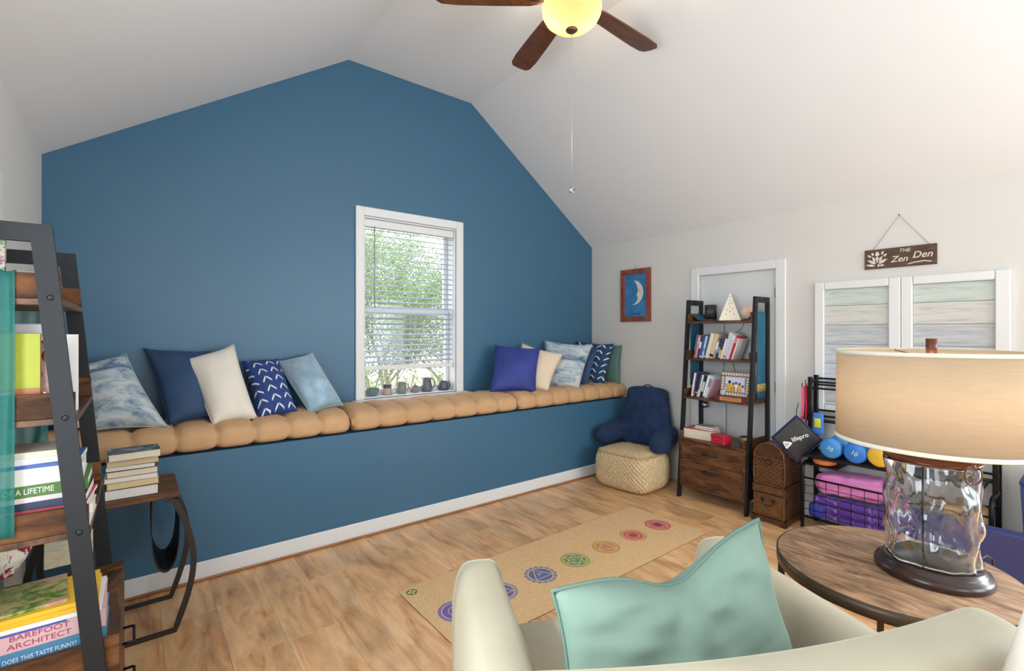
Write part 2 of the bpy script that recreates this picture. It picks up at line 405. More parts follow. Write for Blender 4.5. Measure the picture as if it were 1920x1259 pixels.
# unseen windows, those in the side walls added for their light: frames and panes
def plain_window(name, axis, plane, h, d):
    t = bpy.data.objects.new(name, None); C.objects.link(t); structure(t)
    a0, a1, z0, z1 = h
    def B(n, u0, u1, w0, w1, th, mt, o=0):
        p = plane+d*(.05+o)
        lo, hi = (p-th/2, p+th/2)
        if axis == 'y': boxc(n, (u0, lo, w0), (u1, hi, w1), mt, t, bevel=0)
        else: boxc(n, (lo, u0, w0), (hi, u1, w1), mt, t, bevel=0)
    B('stile', a0+.001, a0+.05, z0+.001, z1-.001, .04, WHITE); B('stile', a1-.05, a1-.001, z0+.001, z1-.001, .04, WHITE)
    B('rail', a0+.051, a1-.051, z0+.001, z0+.06, .04, WHITE); B('rail', a0+.051, a1-.051, z1-.05, z1-.001, .04, WHITE); B('rail', a0+.051, a1-.051, (z0+z1)/2-.02, (z0+z1)/2+.02, .04, WHITE)
    B('pane', a0+.051, a1-.051, z0+.061, (z0+z1)/2-.021, .004, GLASSP); B('pane', a0+.051, a1-.051, (z0+z1)/2+.021, z1-.051, .004, GLASSP)
plain_window('window_2', 'y', YN, FW[0], -1); plain_window('window_3', 'y', YN, FW[1], -1); plain_window('added_window_4', 'x', XR, RW, 1); plain_window('added_window_6', 'x', XL, LW, -1)

# ---- the window in the blue wall
w1 = bpy.data.objects.new('window_1', None); C.objects.link(w1); structure(w1, 'white double-hung window in the blue wall')
a0, a1, z0, z1 = WO
boxc('casing', (a0-.072, YB-.02, .925), (a0-.001, YB-.0005, 2.55), WHITE, w1, bevel=.005)
boxc('casing', (a1+.001, YB-.02, .925), (a1+.078, YB-.0005, 2.55), WHITE, w1, bevel=.005)
boxc('casing', (a0-.001, YB-.02, z1+.001), (a1+.001, YB-.0005, 2.55), WHITE, w1, bevel=.005)
boxc('sill', (a0-.10, YB-.06, .896), (a1+.11, YB-.0005, .925), WHITE, w1, bevel=.006)
boxc('sill_board', (a0+.001, YB, .9305), (a1-.001, YB+.199, .94), WHITE, w1, bevel=.001)
boxc('jamb', (a0+.0005, YB+.001, .941), (a0+.012, YB+.199, z1-.001), WHITE, w1, bevel=0)
boxc('jamb', (a1-.012, YB+.001, .941), (a1-.0005, YB+.199, z1-.001), WHITE, w1, bevel=0)
boxc('jamb', (a0+.0125, YB+.001, z1-.012), (a1-.0125, YB+.199, z1-.0005), WHITE, w1, bevel=0)
def sash(y, z0, z1, nm):
    s = boxc(nm, (a0+.0125, y, z0), (a0+.052, y+.03, z1), WHITE, w1, bevel=.003)
    for lo, hi in (((a1-.052, y, z0), (a1-.0125, y+.03, z1)), ((a0+.0525, y, z0), (a1-.0525, y+.03, z0+.05)), ((a0+.0525, y, z1-.045), (a1-.0525, y+.03, z1))):
        boxc(nm, lo, hi, WHITE, w1, bevel=.003)
    boxc('pane', (a0+.0525, y+.012, z0+.0505), (a1-.0525, y+.017, z1-.0455), GLASSP, w1, bevel=0)
sash(YB+.105, .941, 1.70, 'lower_sash'); sash(YB+.137, 1.655, z1-.0125, 'upper_sash')
# blind
bl = thing('window_blind', 'white horizontal slat blind hanging in the window', 'blind', (0, 0, 0))
SLAT_BACKLIT = flat('#aab3c8', .5)  # backlit shade put into the colour of the white slats
boxc('headrail', (a0+.014, YB+.02, 2.395), (a1-.014, YB+.075, 2.46), WHITE, bl, bevel=.004)
nsl = 25
first = None
for k in range(nsl):
    z = 2.372-k*.0475
    if first is None:
        vv = []; ff = []
        for i in range(7):
            s = i/6-.5; zz = .004*(1-4*s*s)
            for xx in (a0+.02, a1-.02): vv += [(xx, s*.05, zz), (xx, s*.05, zz+.0025)]
        for i in range(6):
            b0 = i*4; ff += [(b0, b0+4, b0+6, b0+2), (b0+1, b0+3, b0+7, b0+5)]
            ff += [(b0, b0+1, b0+5, b0+4), (b0+2, b0+6, b0+7, b0+3)]
        ff += [(0, 2, 3, 1), (24, 25, 27, 26)]
        first = fromdata('slat', vv, ff, SLAT_BACKLIT, bl, loc=(0, YB+.048, z), rot=(R(14), 0, 0)); sl = first
    else:
        sl = first.copy(); C.objects.link(sl); sl.location.z = z
boxc('bottom_rail', (a0+.016, YB+.022, 1.165), (a1-.016, YB+.072, 1.20), WHITE, bl, bevel=.004)
for xx in (a0+.12, (a0+a1)/2, a1-.12): tube('ladder_cord', [(xx, YB+.047, 2.40), (xx, YB+.047, 1.19)], .0012, WHITE, bl, n=5)
tube('tilt_wand', [(a0+.10, YB+.012, 2.40), (a0+.10, YB+.010, 1.70)], .004, flat('#8d8f92', .3), bl, n=6)

# ---- the door in the right wall
d1 = bpy.data.objects.new('door_1', None); C.objects.link(d1); structure(d1, 'plain white interior door behind the ladder shelf')
DW = flat('#d9d9d8', .45)
boxc('slab', (XR+.012, DO[0]+.004, .008), (XR+.047, DO[1]-.004, DO[3]-.004), DW, d1, bevel=.002)
boxc('casing', (XR-.02, DO[0]-.085, .0005), (XR-.0005, DO[0]-.001, 2.115), WHITE, d1, bevel=.006)
boxc('casing', (XR-.02, DO[1]+.001, .0005), (XR-.0005, DO[1]+.085, 2.115), WHITE, d1, bevel=.006)
boxc('casing', (XR-.02, DO[0]-.001, DO[3]+.001), (XR-.0005, DO[1]+.001, 2.115), WHITE, d1, bevel=.006)
CHROME = flat('#b9bcc0', .18, 1)
lathe('door_knob', [(0, 0), (.032, 0), (.034, .006), (.014, .012), (.012, .03), (.026, .04), (.030, .055), (.022, .068), (0, .07)], CHROME, d1, n=24, loc=(XR+.0115, DO[1]-.07, .80), rot=(0, R(-90), 0))
for z in (.25, 1.02, 1.83): boxc('hinge', (XR-.006, DO[0]-.004, z-.045), (XR+.011, DO[0]+.010, z+.045), flat('#8a8a88', .3, .9), d1, bevel=.002)
# ---- door and casing on the left wall, behind the near shelf
d2 = bpy.data.objects.new('door_2', None); C.objects.link(d2); structure(d2, 'white door casing on the left wall')
boxc('casing', (XL+.0005, 2.79, .0005), (XL+.010, 2.865, 2.16), WHITE, d2, bevel=.003)
boxc('casing', (XL+.0005, 1.97, 2.085), (XL+.010, 2.789, 2.16), WHITE, d2, bevel=.003)
boxc('slab', (XL+.0005, 1.97, .01), (XL+.004, 2.789, 2.084), DW, d2, bevel=.001)
# ---- white double frame with whitewashed boards on the right wall
w5 = bpy.data.objects.new('window_5', None); C.objects.link(w5); structure(w5, 'white double frame filled with whitewashed boards')
fx0, fx1 = XR-.035, XR-.0005
ya, yb2, zt, zb = .449, 1.545, 1.888, .86
for (p, q, r_, s) in ((ya, .52, zb, zt), (1.477, yb2, zb, zt), (.929, .994, zb, zt), (.996, 1.066, zb, zt)): boxc('stile', (fx0, p, r_), (fx1, q, s), WHITE, w5, bevel=.006)
for (p, q) in ((.521, .928), (1.067, 1.476)):
    boxc('rail', (fx0, p, 1.827), (fx1, q, zt), WHITE, w5, bevel=.006); boxc('rail', (fx0, p, zb), (fx1, q, zb+.065), WHITE, w5, bevel=.006)
    bh = .15; z = 1.826; k = 0
    cs = ['#c3cfc7', '#cfcdc6', '#b7bcc0', '#bcc3ca', '#c3c9d2', '#b9c4d0', '#c6cac6']
    while z > zb+.07:
        hh = min(bh*(.85 if k == 0 else 1), z-zb-.066)
        wm = ('board', k % 7)
        if wm not in MATS:
            c = cs[k % 7]
            MATS[wm] = ramp_noise([(.25, '#9aa1a2'), (.45, c), (.8, '#dcdcd8')], (3, 2.2, 26), 2.0, 6, .7, .5, 0)
        boxc('board', (XR-.016, p, z-hh+.002), (XR-.0008, q, z-.0015), MATS[wm], w5, bevel=.0015)
        z -= hh; k += 1

# ------------------------------------------------------------------ ceiling fan
fan = thing('ceiling_fan', 'dark wood ceiling fan with glowing bowl light and pull chain', 'ceiling fan', (1.98, 1.98, 3.745))
BRONZE = flat('#6a5644', .35, .8)
lathe('canopy', [(0, 0), (.07, 0), (.068, -.03), (.03, -.055), (0, -.055)], BRONZE, fan, n=28)
tube('downrod', [(0, 0, -.05), (0, 0, -.16)], .013, BRONZE, fan)
lathe('motor_housing', [(0, -.15), (.05, -.15), (.11, -.17), (.125, -.21), (.12, -.27), (.08, -.30), (.06, -.32), (0, -.32)], BRONZE, fan, n=32)
lathe('light_fitter', [(0, -.315), (.045, -.315), (.045, -.352), (0, -.352)], BRONZE, fan, n=24)
for k in range(3):
    a = R(30+120*k); tube('bowl_arm', [(.04*math.cos(a), .04*math.sin(a), -.34), (.11*math.cos(a), .11*math.sin(a), -.335), (.164*math.cos(a), .164*math.sin(a), -.352)], .006, BRONZE, fan, n=6)
bowl = translucent('#7a5f40', .6, .35)
lathe('light_bowl', [(.163, -.35), (.172, -.375), (.168, -.41), (.15, -.445), (.115, -.475), (.065, -.493), (.02, -.498), (.0, -.498)], bowl, fan, n=40)
lathe('finial', [(0, -.497), (.032, -.497), (.036, -.503), (.026, -.512), (.008, -.518), (0, -.522)], BRONZE, fan, n=20)
BLADE = wood([(.3, '#4a2a15'), (.55, '#6b4020'), (.8, '#84542c')], 'x', 2.0, .38, knots=.15, rnd=False)
prof = [(.17, .045), (.24, .062), (.45, .072), (.66, .078), (.755, .072), (.785, .05), (.79, .0)]
poly = [(x_, -y_) for x_, y_ in prof] + [(x_, y_) for x_, y_ in prof[::-1][1:]]
for k in range(5):
    a = R(2+72*k)
    M = Matrix.Rotation(a, 4, 'Z') @ Matrix.Rotation(R(11), 4, 'X') @ Matrix.Translation((0, 0, -.004))
    b = prism('blade', poly, .008, BLADE, fan, M=M); b.location = (0, 0, -.318)
    bar('blade_iron', [Matrix.Rotation(a, 3, 'Z') @ Vector(p) for p in ((.09, 0, -.29), (.15, 0, -.335), (.24, 0, -.328))], .045, .006, BRONZE, fan)
ch = tube('pull_chain', [(.01, .01, -.512), (.01, .01, -.9), (.01, .01, -1.40)], .0012, flat('#cfcfcf', .3, .8), fan, n=5)
bm = bmesh.new(); bmesh.ops.create_icosphere(bm, subdivisions=1, radius=.022)
GLS, nt, b = newmat('crystal'); b.inputs['Transmission Weight'].default_value = 1; b.inputs['Roughness'].default_value = .0; b.inputs['IOR'].default_value = 1.5
frombm('crystal_ball', bm, GLS, fan, loc=(.01, .01, -1.422), label='faceted clear crystal')
for sx in (-.075, .075):
    l = bpy.data.lights.new('fan_bulb', 'POINT'); l.energy = 8.5; l.color = (1, .86, .62); l.shadow_soft_size = .03
    o = bpy.data.objects.new('fan_bulb', l); C.objects.link(o); o.location = (1.98+sx*.8, 1.98-sx*.62, 3.745-.400)

# ------------------------------------------------------------------ seat cushions
TAN = flat('#c99f74', .8, var=.05, vs=9, bump=.12, bs=420, sheen=.25)
def bench_cushion(label, x0, x1, seed):
    L = x1-x0; nc = max(1, round(L/.205)); s = L/nc; nx = nc*14; nphi = 56
    t = thing('bench_cushion', label, 'cushion', ((x0+x1)/2, 3.672, .766), group='tufted cushions on the window seat')
    v = []; f = []
    for i in range(nx+1):
        xx = i/nx*L; c = (xx/s) % 1.0; e = abs(2*c-1) if 0 < i < nx else 1
        cell = int(min(xx/s, nc-1e-3)); jit = noise.noise((cell*1.7+seed, seed*2.3, .5))
        ed = min(xx, L-xx); end = math.sqrt(max(0.0, 1-max(0, 1-ed/.035)**2)) if ed < .035 else 1
        for k in range(nphi):
            ph = 2*math.pi*k/nphi; cy, sz = math.cos(ph), math.sin(ph)
            yy = .268*math.copysign(abs(cy)**.62, cy)*(1-.085*e**5+.012*jit)
            hz = .078*math.copysign(abs(sz)**(.72 if sz > 0 else .42), sz)
            if sz > 0:
                row = abs(((yy+.27)/.18) % 1.0*2-1)      # 1 at tuft rows
                hz *= (1+.10*jit+.22-.30*e**4-.22*row**5-.38*(e**6)*(row**4))
            else: hz *= 1-.10*e**6
            if abs(cy) > .6: hz *= 1-.14*e**5
            wob = .004*noise.noise((xx*14+seed, yy*14, hz*20))
            sc = .35+.65*end
            v.append((xx-L/2, yy*(.92+.08*end), .078+hz*sc+wob*(1 if sz > -.2 else 0)))
    for i in range(nx):
        for k in range(nphi):
            f.append((i*nphi+k, i*nphi+(k+1) % nphi, (i+1)*nphi+(k+1) % nphi, (i+1)*nphi+k))
    f += [tuple(range(nphi)), tuple(range(nx*nphi, (nx+1)*nphi))[::-1]]
    o = fromdata('pad', v, f, TAN, t, smooth=True)
    zmin = min(p.co.z for p in o.data.vertices); o.location.z = -zmin+.0005
    for i in range(1, nc):
        for yy in (-.09, .09):
            lathe('tuft_button', [(0, .006), (.008, .004), (.010, 0), (0, -.003)], TAN, t, n=10, loc=(i*s-L/2, yy, .108))
    return t
bench_cushion('tan tufted bench cushion at left, under the leaning blue and cream pillows', XL+.01, 1.205, 1.0)
bench_cushion('tan tufted bench cushion in the middle, below the window', 1.215, 2.735, 2.0)
bench_cushion('tan tufted bench cushion at the right end, in the corner', 2.745, 4.275, 3.0)

# ------------------------------------------------------------------ pillows on the seat
def abstract(seed):
    m, nt, b = newmat('painted_linen')
    tc = nd(nt, 'ShaderNodeTexCoord'); mp = nd(nt, 'ShaderNodeMapping'); mp.inputs['Location'].default_value = (seed, seed*.7, 0); mp.inputs['Scale'].default_value = (1.6, 4.6, 1)
    nt.links.new(tc.outputs['UV'], mp.inputs[0])
    n = nd(nt, 'ShaderNodeTexNoise'); n.inputs['Scale'].default_value = 1.7; n.inputs['Detail'].default_value = 9; n.inputs['Roughness'].default_value = .72; n.inputs['Distortion'].default_value = .5
    nt.links.new(mp.outputs[0], n.inputs['Vector'])
    r = nd(nt, 'ShaderNodeValToRGB'); e = r.color_ramp.elements
    st = [(.30, '#48617f'), (.40, '#7d94a8'), (.47, '#a3b4bf'), (.55, '#c2cbcd'), (.64, '#d8d6ca'), (.72, '#98abb9')]
    while len(e) < len(st): e.new(.5)
    for i, (p, h) in enumerate(st): e[i].position = p; e[i].color = col(h)
    nt.links.new(n.outputs['Fac'], r.inputs[0])
    # a darker painted band near the top
    sp = nd(nt, 'ShaderNodeSeparateXYZ'); nt.links.new(tc.outputs['UV'], sp.inputs[0])
    ad = nd(nt, 'ShaderNodeMath', operation='MULTIPLY_ADD'); ad.inputs[1].default_value = .22; nt.links.new(n.outputs['Fac'], ad.inputs[0]); nt.links.new(sp.outputs['Y'], ad.inputs[2])
    br = nd(nt, 'ShaderNodeValToRGB'); be = br.color_ramp.elements
    lo = .84 if seed < 5 else .66
    be[0].position = lo; be[0].color = (0, 0, 0, 1); be[1].position = lo+.05; be[1].color = (1, 1, 1, 1)
    e3 = be.new(lo+.12); e3.color = (0, 0, 0, 1)
    nt.links.new(ad.outputs[0], br.inputs[0])
    mx = nd(nt, 'ShaderNodeMix', data_type='RGBA'); nt.links.new(br.outputs[0], mx.inputs['Factor']); nt.links.new(r.outputs[0], mx.inputs['A']); mx.inputs['B'].default_value = col('#3d5a80')
    nt.links.new(mx.outputs['Result'], b.inputs['Base Color']); b.inputs['Roughness'].default_value = .85
    return m
def chevron(base, ang):
    m, nt, b = newmat('chevron_print')
    tc = nd(nt, 'ShaderNodeTexCoord'); mp = nd(nt, 'ShaderNodeMapping'); mp.inputs['Rotation'].default_value = (0, 0, ang); mp.inputs['Scale'].default_value = (2.9, 6.4, 1)
    nt.links.new(tc.outputs['UV'], mp.inputs[0]); sp = nd(nt, 'ShaderNodeSeparateXYZ'); nt.links.new(mp.outputs[0], sp.inputs[0])
    def mth(op, a, b_=None):
        n = nd(nt, 'ShaderNodeMath', operation=op)
        for i, q in enumerate((a, b_)):
            if q is None: continue
            if isinstance(q, (int, float)): n.inputs[i].default_value = q
            else: nt.links.new(q, n.inputs[i])
        return n.outputs[0]
    ux = mth('ABSOLUTE', mth('SUBTRACT', mth('FRACT', sp.outputs['X']), .5)); uy = mth('FRACT', mth('ADD', sp.outputs['Y'], mth('MULTIPLY', ux, 1.5)))
    line = mth('LESS_THAN', mth('ABSOLUTE', mth('SUBTRACT', uy, .5)), .11); keep = mth('LESS_THAN', ux, .34); notmid = mth('GREATER_THAN', ux, .03)
    fac = mth('MULTIPLY', mth('MULTIPLY', line, keep), notmid)
    mx = nd(nt, 'ShaderNodeMix', data_type='RGBA'); nt.links.new(fac, mx.inputs['Factor']); mx.inputs['A'].default_value = col(base); mx.inputs['B'].default_value = col('#e9e5de')
    nt.links.new(mx.outputs['Result'], b.inputs['Base Color']); b.inputs['Roughness'].default_value = .85
    return m
NAVYV = flat('#2b4669', .7, var=.18, vs=5, sheen=.5, bump=.05); ROYAL = flat('#2b3a86', .65, var=.22, vs=5, sheen=.55)
CREAM = flat('#e9e0d2', .85, var=.03, bump=.1, bs=200); CREAM2 = flat('#e6d2b8', .85, var=.03, bump=.1, bs=200); WHITEP = flat('#e6e2dc', .85)
GR = 'throw pillows along the window seat'
pillow('throw_pillow', 'white pillow mostly hidden behind the near ladder shelf', [(-.36, 3.66, .93), (-.13, 3.64, .95), (-.19, 3.90, 1.30), (-.40, 3.90, 1.28)], .13, WHITEP, GR, seed=1)
pillow('throw_pillow', 'brushed blue and white abstract pillow, leftmost on the bench', [(-.20, 3.56, .945), (.144, 3.50, .925), (-.06, 3.80, 1.362), (-.34, 3.84, 1.27)], .17, abstract(1.3), GR, seed=2)
pillow('throw_pillow', 'dark navy velvet pillow behind the cream one on the left', [(.145, 3.60, .925), (.46, 3.63, .925), (.40, 3.91, 1.366), (.026, 3.91, 1.392)], .15, NAVYV, GR, seed=3)
pillow('throw_pillow', 'plain cream pillow standing between navy velvet and chevron pillows', [(.372, 3.52, .905), (.625, 3.55, .92), (.525, 3.82, 1.410), (.222, 3.82, 1.315)], .16, CREAM, GR, seed=4)
pillow('throw_pillow', 'navy pillow with white chevron print beside the cream pillow', [(.640, 3.56, .915), (.890, 3.59, .925), (.815, 3.86, 1.298), (.580, 3.86, 1.29)], .15, chevron('#27427f', R(-8)), GR, seed=5)
pillow('throw_pillow', 'pale blue-grey velvet pillow nearest the left side of the window', [(.965, 3.56, .91), (1.215, 3.61, .945), (1.065, 3.88, 1.335), (.800, 3.88, 1.28)], .13, ramp_noise([(.35, '#7d9090'), (.5, '#8fabbd'), (.65, '#a9c6da')], (1, 1, 1), 4, 3, .6, .3, .7), GR, seed=6)
pillow('throw_pillow', 'royal blue velvet pillow just right of the window', [(2.586, 3.66, .925), (3.018, 3.50, .905), (3.178, 3.62, 1.330), (2.777, 3.84, 1.367)], .15, ROYAL, GR, seed=7)
pillow('throw_pillow', 'beige pillow tucked behind the royal blue velvet one', [(2.88, 3.78, .915), (3.20, 3.53, .905), (3.455, 3.58, 1.268), (3.165, 3.89, 1.375)], .11, CREAM2, GR, seed=8)
pillow('throw_pillow', 'brushed blue and white abstract pillow in the right-hand group', [(3.33, 3.74, .92), (3.58, 3.48, .895), (3.83, 3.52, 1.355), (3.49, 3.90, 1.40)], .13, abstract(7.7), GR, seed=9)
pillow('throw_pillow', 'navy velvet pillow squeezed between abstract and chevron pillows', [(3.682, 3.80, .91), (3.76, 3.53, .905), (3.94, 3.54, 1.325), (3.90, 3.88, 1.345)], .09, NAVYV, GR, seed=10)
pillow('throw_pillow', 'navy chevron pillow in front of the green one by the right wall', [(3.92, 3.82, .92), (3.99, 3.50, .91), (4.145, 3.50, 1.36), (3.99, 3.92, 1.385)], .09, chevron('#1f3f6b', R(6)), GR, seed=11)
pillow('throw_pillow', 'grey-green velvet pillow leaning on the right wall', [(4.17, 3.88, .92), (4.19, 3.46, .91), (4.265, 3.48, 1.345), (4.255, 3.92, 1.36)], .07, flat('#567a74', .7, var=.12, vs=5, sheen=.5), GR, seed=12)

# ------------------------------------------------------------------ pots and mugs on the window sill
SZ = .9402
def pot(name, label, cat, x_, prof, mat, handle=None, extra=None):
    t = thing(name, label, cat, (x_, YB+.062, SZ), group='pottery on the window sill')
    inner = [(max(0, r_-.004), z) for r_, z in prof[::-1]]; inner = [(r_, max(z, .006)) for r_, z in inner]
    lathe('body', [(0, 0)]+prof+inner+[(0, .006)], mat, t, n=28)
    if handle:
        rr, zc, rad, th = handle
        tube('handle', [(rr+rad*math.cos(a)*.9, 0, zc+rad*1.1*math.sin(a)) for a in [R(100-i*20) for i in range(11)]], th, mat, t, n=8)
    return t
p = pot('planter', 'small grey-green glazed bowl planter with a seedling', 'planter', 1.605, [(.032, 0), (.036, .004), (.048, .03), (.055, .062), (.056, .066)], flat('#6d7f86', .35))
lathe('soil', [(0, .05), (.046, .05), (0, .052)], flat('#4a3a2c', .9), p, n=16)
for k in range(6):
    a = k*1.1; tube('leaf', [(0, 0, .05), (.018*math.cos(a), .018*math.sin(a), .075), (.035*math.cos(a), .035*math.sin(a), .08)], [.003, .009, .001], flat('#9fc05a', .6), p, n=6)
p = pot('cup', 'tan pottery cup with dark drip glaze and flared base', 'cup', 1.735, [(.044, 0), (.046, .005), (.040, .04), (.036, .075), (.040, .092)], flat('#b59a84', .4))
lathe('drip_glaze', [(.0372, .060), (.0366, .075), (.0408, .0925)], flat('#4f5468', .25), p, n=24, fn=lambda r_, z, a: r_+.0008, label='dark drip glaze')
pot('mug', 'straight grey-green mug with side handle on the sill', 'mug', 1.872, [(.034, 0), (.040, .004), (.044, .03), (.043, .07), (.039, .098), (.041, .103)], flat('#7e8478', .4), (.042, .055, .03, .005))
p = pot('jar', 'little squat grey and brown lidded jar on the sill', 'jar', 2.005, [(.026, 0), (.034, .01), (.038, .03), (.032, .05), (.026, .056)], flat('#8a8178', .4, var=.25, vs=18))
lathe('lid', [(.029, .0565), (.026, .062), (.008, .068), (.006, .078), (0, .08)], flat('#77706a', .4), p, n=20)
p = pot('jug', 'tall dark pottery jug with a large loop handle', 'jug', 2.125, [(.042, 0), (.050, .005), (.053, .035), (.044, .075), (.040, .105), (.046, .125)], flat('#5f636b', .35, var=.15, vs=14), (.044, .068, .045, .006))
bar('brown_streak', [(.0, -.0535, .03), (.0, -.0455, .075), (.0, -.042, .105)], .014, .0012, flat('#a8805f', .4), p, up=(1, 0, 0))
pot('mug', 'short dark grey mug at the right end of the sill', 'mug', 2.30, [(.045, 0), (.052, .006), (.052, .03), (.044, .07), (.043, .084)], flat('#4a505c', .35), (.047, .045, .03, .005))

# ------------------------------------------------------------------ books
def make_book(label, h, wd, th, cover, M, pages=PAGES, bandc=None, title=None, tcol='#f2f0ea', tsize=None, group=None, top=None, sx=1.0, name='book', soft=False, tx=0.0):
    """local: height along x (centred), spine at y=0, fore edge at y=wd, thickness along z"""
    t = thing(name, label, 'book', M=M, group=group)
    cm = cover if not isinstance(cover, str) else flat(cover, .45)
    ct = .0009 if soft else .002; ct = min(ct, th*.2); o = .0 if soft else .003
    bm = bmesh.new()
    pl = [(0, 0), (wd, 0), (wd, ct), (ct*1.5, ct), (ct*1.5, th-ct), (wd, th-ct), (wd, th), (0, th)]
    vs = [bm.verts.new((-h/2, y_, z_)) for y_, z_ in pl]; fa = bm.faces.new(vs)
    r_ = bmesh.ops.extrude_face_region(bm, geom=[fa]); bmesh.ops.translate(bm, vec=(h, 0, 0), verts=[g for g in r_['geom'] if isinstance(g, bmesh.types.BMVert)])
    bmesh.ops.triangulate(bm, faces=[q for q in bm.faces if len(q.verts) > 4])
    frombm('cover', bm, cm, t)
    boxc('pages', (-h/2+o, ct*1.5+.0002, ct+.0001), (h/2-o, wd-o, th-ct-.0001), pages, t, bevel=0)
    if bandc: 
        for (p0, p1, cc) in bandc: boxc('spine_band', (-h/2+h*p0, -.0006, .0006), (-h/2+h*p1, .0002, th-.0006), flat(cc, .5), t, bevel=0)
    if title:
        text('spine_lettering', title, tsize or th*.62, flat(tcol, .5), t, Matrix.Translation((tx, -.0008, th*.5)) @ Matrix.Rotation(R(90), 4, 'X'), .0003, sx=sx)
    if top: top(t, h, wd, th)
    return t
def lying(x_, y_, z, rot=0):        # spine towards -Y
    return Matrix.Translation((x_, y_, z)) @ Matrix.Rotation(R(rot), 4, 'Z')

# ------------------------------------------------------------------ ladder shelves
FW_, HS = .635, 1.79
SH = (1.572, 1.237, .888); SHL = (1.572, 1.24, .915); CBL = .042
def fxz(z): return .41-.16*z/HS
def ladder_shelf(label, M, SH=SH, cb=0):
    t = thing('ladder_shelf', label, 'shelf', M=M, group='black framed ladder shelves')
    for s in (-1, 1):
        pl = [(fxz(0), 0), (fxz(HS), HS), (0, HS), (0, 0), (.040, 0), (.040, HS-.048), (fxz(HS-.048)-.046, HS-.048), (fxz(0)-.046, 0)]
        y0 = s*FW_/2 - (.022 if s > 0 else 0)
        fr = prism('side_frame', pl, .022, BLACKM, t, M=basis((0, y0+.022, 0), (1, 0, 0), (0, 0, 1), (0, -1, 0)))
        for z in SH+(.30,):
            yo = s*(FW_/2+.0003)
            lathe('bolt', [(0, .003), (.005, .003), (.008, .001), (.008, 0), (0, 0)], DARKM, fr, n=10, loc=(fxz(z)-.023, yo, z+.02), rot=(R(-90*s), 0, 0))
    wi = FW_/2-.0225
    for z in SH:
        d = fxz(z)
        sh = boxc('shelf_board', (.005, -wi, z), (d, wi, z+.018), WOODY, t, bevel=.0015)
        for s in (-1, 1):
            lo, hi = (s*wi, s*(wi-.015)) if s < 0 else (s*(wi-.015), s*wi)
            p = boxc('end_lip', (.005, lo, z+.0185), (d-.004, hi, z+.088), WOODX, sh, bevel=.0015)
    cab = boxc('cabinet_floor', (.005, -wi+.0165, .10), (.385, wi-.0165, .116), WOODY, t, bevel=.001)
    boxc('cabinet_top', (.005, -wi+.0165, .520+cb), (.392, wi-.0165, .537+cb), WOODY, t, bevel=.001)
    boxc('cabinet_back', (.005, -wi+.0165, .1165), (.012, wi-.0165, .5195+cb), WOODY, t, bevel=0)
    for s in (-1, 1):
        lo, hi = (s*wi, s*(wi-.016)) if s < 0 else (s*(wi-.016), s*wi)
        boxc('cabinet_side', (.005, lo, .10), (.392, hi, .602), WOODX, t, bevel=.0015)
    for z0_, z1_, zh in ((.340+cb/2, .517+cb, .43+cb/2), (.1185, .337+cb/2, .285+cb/2)):
        dr = boxc('drawer', (.376, -wi+.018, z0_), (.394, wi-.018, z1_), WOODY, t, bevel=.0015)
        boxc('drawer_box', (.02, -wi+.03, z0_+.01), (.3755, wi-.03, z1_-.02), WOODY, dr, bevel=0).parent = dr
        hd = tube('handle', [(.394, -.055, zh), (.420, -.055, zh), (.425, -.05, zh), (.425, .05, zh), (.420, .055, zh), (.394, .055, zh)], .0045, flat('#2a2a2d', .35, .6), dr, n=8)
        for ch_ in dr.children: ch_.location = ch_.location - dr.location
    for pnt in t.children:
        if pnt.name.startswith(('shelf_board', 'side_frame')):
            for ch_ in pnt.children: ch_.location = ch_.location - pnt.location
    return t
ML = Matrix.Translation((-.435, 2.126, 0)); MR = Matrix.Translation((4.278, 2.212, 0)) @ Matrix.Rotation(math.pi, 4, 'Z')
ladder_shelf('black framed ladder bookshelf with drawers, near at the left edge', ML, SHL, CBL)
ladder_shelf('black framed ladder bookshelf with drawers in front of the white door', MR)

# scarves draped over the top shelves
def scarf(label, M, c, alpha, x0, x1, zl, zr, band, seed, fold=5):
    t = thing('scarf', label, 'scarf', M=M)
    m = sheer(c, alpha) if alpha < 1 else flat(c, .7, var=.2, vs=6, sheen=.3)
    wo = FW_/2-.0225; z = SH[0]
    yo = wo+.008; zt = z+.092; zs = z+.0215
    pt = [(-yo, zl), (-yo, zt-.004), (-wo+.007, zt), (-wo+.022, zt-.02), (-wo+.06, zs+.012), (-wo+.12, zs), (wo-.12, zs), (wo-.06, zs+.012), (wo-.022, zt-.02), (wo-.007, zt), (yo, zt-.004), (yo, zr)]
    sheet('cloth', pt, x0, x1, m, t, amp=.0045, freq=fold, seed=seed, na=36)
    for s, zb_ in ((-1, zl), (1, zr)):
        if band:
            b_ = sheet('gold_band', [(s*(yo+.006), zb_+.06), (s*(yo+.006), zb_+.13)], x0, x1, flat('#b9a25c', .45, .3, var=.35, vs=60), t, amp=.002, freq=fold, seed=seed, na=20)
            for k in range(9):
                xx = x0+(x1-x0)*(k+.5)/9; tube('fringe', [(xx, s*yo, zb_+.004), (xx+random.uniform(-.006, .006), s*(yo+.002), zb_-.04)], [.004, .001], flat('#4a4132', .8), t, n=5)
    return t
scarf('sheer teal scarf hanging over the end of the near ladder shelf', ML, '#1f7d74', .56, .015, .176, .95, 1.0, False, 1.0, 4)
scarf('blue shawl with gold border draped over the shelf by the door', MR, '#1a5a76', 1, .055, .205, 1.0, .93, True, 2.0, 3)

